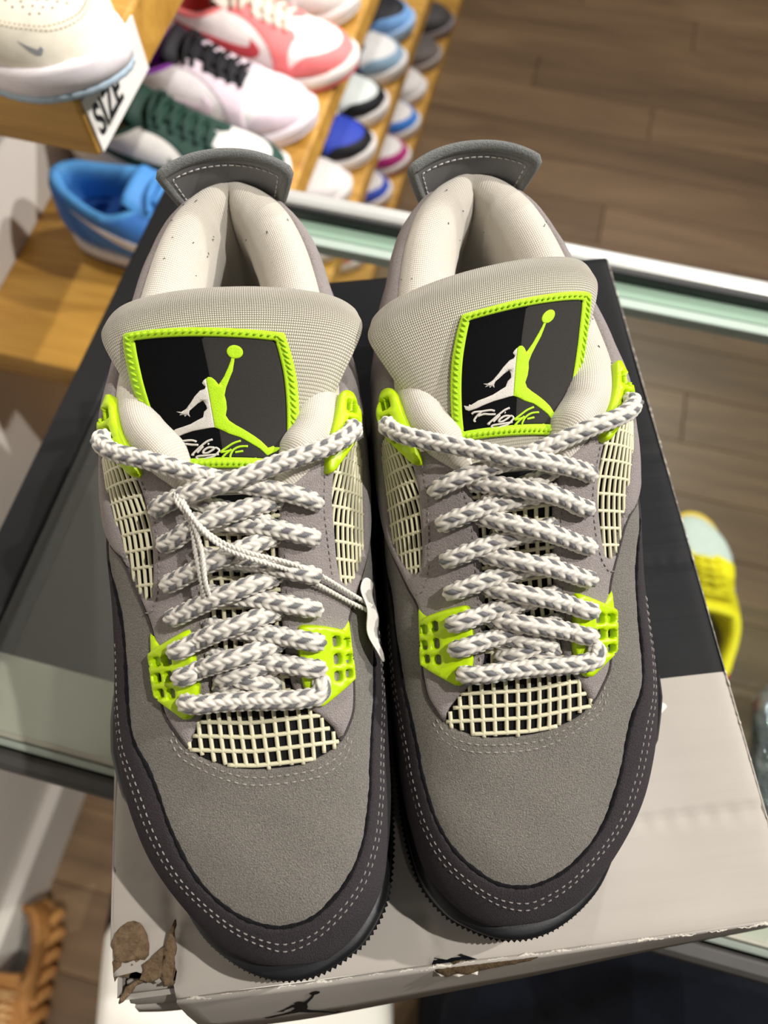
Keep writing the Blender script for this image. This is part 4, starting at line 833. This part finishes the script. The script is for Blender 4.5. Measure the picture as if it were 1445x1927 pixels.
# highest shelf
CREAM=display('display_sneaker','cream leather sneaker with pale blue sole above the size sign',W(-.298,.366,.0006),R(32),C(m='#e6e0e4',o='#a9bccb',t='#e6dfcf',c='#e2dccb',e='#dfd8c6',q='#ddd5c2',s='#9fb3c8',h='#ddd5c2',k='#8fb0dd',n='#8fb0dd',l='#8fb0dd'),extra=('perforations','toe_stitching'))
# small tick on its toe
Pk,tk,Dk=region([[(30.8,-2.05*QS),(26.2,-2.08*QS),(23.3,-2.05*QS),(21.0,-2.01*QS),(21.0,-1.77*QS),(19.3,-1.84*QS),(18.7,-2.22*QS),(20.5,-2.33*QS),(23.9,-2.26*QS),(27.3,-2.15*QS)]],1.0,0,smoothloop=False); Vk=S(Pk[:,0]/1000,Pk[:,1]/QS,.0027)
tri=tk; nn=SN(Pk[tri[:,0],0]/1000,Pk[tri[:,0],1]/QS); a=Vk[tri[:,0]]; fl=(np.cross(Vk[tri[:,1]]-a,Vk[tri[:,2]]-a)*nn).sum(1)<0; tri=tri.copy(); tri[fl]=tri[fl][:,::-1]
obj('toe_tick',mesh('toe_tick',Vk,tri.tolist()),pm('#8b8f93',.4),CREAM)
shelf_shoe('salmon soled sneaker behind the cream sneaker on the highest shelf',-.335,.70,.0006,C(m='#d9a48c',o='#c98d75',t='#e8dcd6',c='#d9a58f',q='#d9a58f',e='#e6d6cf'))
# second shelf
BL='#4e93d8'
shelf_shoe('university blue and white low sneaker at the near end of its shelf',-.262,.575,s2,C(m='#dcd7da',o='#41506b',t='#e6e2e2',c=BL,e=BL,q='#3f78c4',s='#e6e2e4',h='#3c6fbd',k='#5ba2e2',n=BL,l=BL,i='#27508f'),jit=-3)
GR='#24443a'
shelf_shoe('dark green and white sneaker next to the blue one',-.312,.712,s2,C(m='#e6e3e1',o='#e6e3e1',t='#eae6e3',c=GR,e=GR,q='#e3dfd8',s=GR,h='#e8e4da',k='#2b4a40',n=GR,l='#29453c',i='#c9c5bb'))
LI='#e3d2de'
shelf_shoe('pale lilac and white sneaker with black laces',-.308,.826,s2,C(m='#e8dfe6',t='#ece8ea',c=LI,e=LI,q='#e6e0e3',s='#e2cfdc',h=LI,k='#a44fc6',n='#26242c',l='#17171c'))
CO='#ef7f80'
shelf_shoe('coral pink and white sneaker with cream laces',-.282,.945,s2,C(m='#efe6e2',o='#d9666c',t='#efebe8',c=CO,e=CO,q='#ece4e2',s='#c4474f',h=CO,k=CO,n='#e9dccf',l='#efe6d4'))
shelf_shoe('all white sneaker beyond the coral pink one',-.312,1.07,s2,C(q='#dcd8d4',e='#dcd8d4',c='#d6d2ce'))
shelf_shoe('pale grey sneaker far along the second shelf',-.31,1.2,s2,C(c='#c9c6c2',e='#c9c6c2',q='#dedad6'))
# third shelf
BK='#17181c'
shelf_shoe('plain white sneaker under the dark green one on the third shelf',-.320,1.006,s3,C())
shelf_shoe('black and royal blue sneaker with white paper label',-.303,1.117,s3,C(t='#2d45b8',c=BK,e=BK,q='#2d45b8',s=BK,h='#2d45b8',k=BK,n=BK,l=BK))
shelf_shoe('black and white sneaker with pale mint toe',-.306,1.23,s3,C(t='#dfe6e4',c=BK,e=BK,q='#e2e4e2',s=BK,h=BK,k=BK,n=BK,l='#202024'))
SB='#8fabc2'
shelf_shoe('steel blue and white sneaker with navy laces',-.300,1.355,s3,C(t='#e8e8e8',c=SB,e='#2c3f66',q=SB,s='#2c3f66',h=SB,k='#2c3f66',n='#88b4e0',l='#22355c'))
shelf_shoe('black and light blue sneaker at the far part of the third shelf',-.312,1.475,s3,C(m='#a8c8ee',t='#23242a',c='#7fb0ea',e='#23242a',q='#7fb0ea',s=BK,h='#7fb0ea',k=BK,n='#cfd8e4',l='#d8d4cc'))
# fourth shelf
shelf_shoe('white sneaker with navy toe band seen through the counter glass',-.292,.893,s3,C(c='#3a4cae',e='#e6e4e6',q='#e6e4e6',s='#3a4cae',h='#3a4cae'))
shelf_shoe('white sneaker with royal blue toe band behind the rail',-.318,1.315,s4,C(c='#3b55b8',s='#3b55b8',h='#3b55b8',e='#e3e3ea',l='#3b55b8'))
MG='#b02f78'
shelf_shoe('magenta and white sneaker on the lowest shelf',-.301,1.432,s4,C(c=MG,e=MG,q='#e9dde4',s=MG,h=MG,k=MG,n=MG,l=MG,o=MG))
BB='#3f7fd2'
shelf_shoe('bright blue and white sneaker on the lowest shelf',-.304,1.55,s4,C(c=BB,e=BB,q='#e6e6ea',s=BB,h=BB,k=BB,n='#e6e6ea',l='#e6e6ea'))
shelf_shoe('plain white rounded sneaker on the lowest shelf',-.316,1.672,s4,C())
shelf_shoe('grey brown sneaker with pale sole on the lowest shelf',-.305,1.80,s4,C(m='#a79d98',t='#5d5654',c='#6f6662',e='#4d4a4c',q='#5d5654',s='#3b3a3d',h='#5d5654',k='#3b4247',n='#3b4247',l='#3b3a3d'))
shelf_shoe('dark grey sneaker with red emblem at the far end',-.300,1.93,s4,C(m='#8d8586',t='#4a4645',c='#454243',e='#343336',q='#454243',s='#c8342f',h='#454243',k='#2a2a2c',n='#c8342f',l='#343336'))
display('display_sneaker','orange and white sneaker on the lowest shelf seen through the counter glass',W(-.322,1.13,s4),TZ,C(t='#e8936c',c='#e8936c',e='#e8936c',q='#ece4df',s='#e8936c',h='#e8936c',k='#ece4df',n='#ece4df'))
# white paper label on the black and royal blue one
b=box('paper_label',W(-.39,1.114,s3+.112),(.05,.03,.0012),mat('paper','#efe9dc',.8),None,.0003,AZ+.3); b.rotation_euler=(0,R(28),AZ+.3); tag(b,'cream paper label on the black and royal blue sneaker','label')
# sneaker in the counter and foil
YL='#e9dd1f'
display('display_sneaker','yellow and pale grey sneaker on the glass shelf inside the counter',W(.378,.55,-.7495),R(180-14),C(m='#d9b93c',o='#c9a83a',t='#c3cfc8',c='#c3cfc8',e=YL,q=YL,s='#3546a8',h='#c43a34',k=YL,n=YL,l=YL),sc=(.9,.9,.85),group='goods in the counter')
def crumple(name,label,cat_,c,size,m,n=26,amp=.03,seed=1,loc=(0,0,0)):
    r=np.random.RandomState(seed); bm=bmesh.new(); bmesh.ops.create_icosphere(bm,subdivisions=4,radius=1)
    ph=r.rand(12,4)*6
    for v in bm.verts:
        p=np.array(v.co); d=0
        for k in range(12): d+=abs(math.sin(p[0]*(2+k%5)+ph[k,0])*math.sin(p[1]*(3+k%4)+ph[k,1])+math.sin(p[2]*(2+k%6)+ph[k,2]))*(.06 if k<6 else .035)
        q=p*(.7+d); q[2]=max(q[2],-.55); v.co=Vector(q*np.array(size))
    me=bpy.data.meshes.new(name); bm.to_mesh(me); bm.free(); zmin=min(v.co.z for v in me.vertices)
    o=obj(name,me,m); o.location=(c[0],c[1],c[2]-zmin); tag(o,label,cat_); return o
crumple('foil_wrap','crumpled silver foil on the glass shelf beside the yellow sneaker','foil',W(.60,.17,-.7495),(.12,.18,.07),mat('silver_foil','#aeb6bd',.18,(60,.9,.004),.25,60,metal=.9),seed=5)
# ================================================================== in front of the counter
def bag():
    n=60; V=[];rows=[]
    zs=[0,.2,.42,.56,.60,.612]; insets=[.0,.004,.006,.004,.012,.03]
    for z,i_ in zip(zs,insets):
        w,h=.178-i_,.11-i_; a=np.linspace(0,2*math.pi,n,endpoint=False); ex=.35
        x=w*np.sign(np.cos(a))*np.abs(np.cos(a))**ex+.004*np.sin(5*a+z*9); y=h*np.sign(np.sin(a))*np.abs(np.sin(a))**ex+.003*np.sin(7*a+z*11); V.append(np.c_[x,y,np.full(n,z)])
    V=np.concatenate(V); F=[]
    for i in range(len(zs)-1):
        for j in range(n): F.append((i*n+j,i*n+(j+1)%n,(i+1)*n+(j+1)%n,(i+1)*n+j))
    F.append(tuple(reversed(range(n)))); F.append(tuple((len(zs)-1)*n+j for j in range(n)))
    o=obj('white_bag',mesh('white_bag',V,F),mat('white_paper','#e9e3da',.7,(20,.2,.004),.03,10)); return o
o=bag(); o.location=(-.165,-.19,FZ+.0005); o.rotation_euler=(0,0,R(4)); tag(o,'white paper carrier standing on the floor below the box','bag')
crumple('navy_coat','dark navy cloth heap below the right front of the box','cloth',(.36,-.30,FZ+.0005),(.28,.19,.42),mat('navy_cloth','#0d1220',.9,(80,.5,.004),.2,30),seed=9)
display('display_sneaker','plain grey sneaker on the floor at the bottom right',(.66,-.40,FZ+.0005),R(200),C(m='#6a6867',t='#55555a',c='#4e4e54',e='#4e4e54',q='#55555a',s='#44444a',h='#4e4e54',k='#44444a',n='#44444a',l='#3a3a40'),group='sneakers on the floor')
# tan sneaker with sculpted wavy sole
tanc='#c8925a'
tn=display('display_sneaker','tan sneaker with wavy ribbed sole at the bottom left on the floor',(-.69,-.43,FZ+.0005),R(-8),C(m=tanc,o='#a26f3d',t='#d3a469',c='#b98047',e='#b98047',q='#c48d52',s='#9c6a38',h='#b98047',k='#8f6233',n='#c48d52',l='#d9ae76'),group='sneakers on the floor')
for sg in (-1,1):
    for i in range(9):
        y=20+i*33; t=np.linspace(0,1,12); xb=np.interp(y,[0,60,110,160,250,300],[30,52,57,52,47,30]); P=np.c_[sg*(xb+2+4*np.sin(t*3.1))+2*np.sin(t*6),y+10*np.sin(t*5)+8*t,3+62*t]/1000; a,b=tube(cat(P,24),np.interp(np.linspace(0,1,24),[0,.3,.7,1],[.009,.012,.010,.004]),8); obj('sole_rib',mesh('sole_rib',a,b),pm('#d39a5c'),tn)
display('display_sneaker','dark brown sneaker on the floor between the tan one and the white bag',(-.47,-.36,FZ+.0005),R(-5),C(m='#4a3b30',t='#3a2d23',c='#3f3025',e='#33281f',q='#3a2d23',s='#2a211a',h='#3a2d23',k='#2a2520',n='#33281f',l='#8b857c'),group='sneakers on the floor')
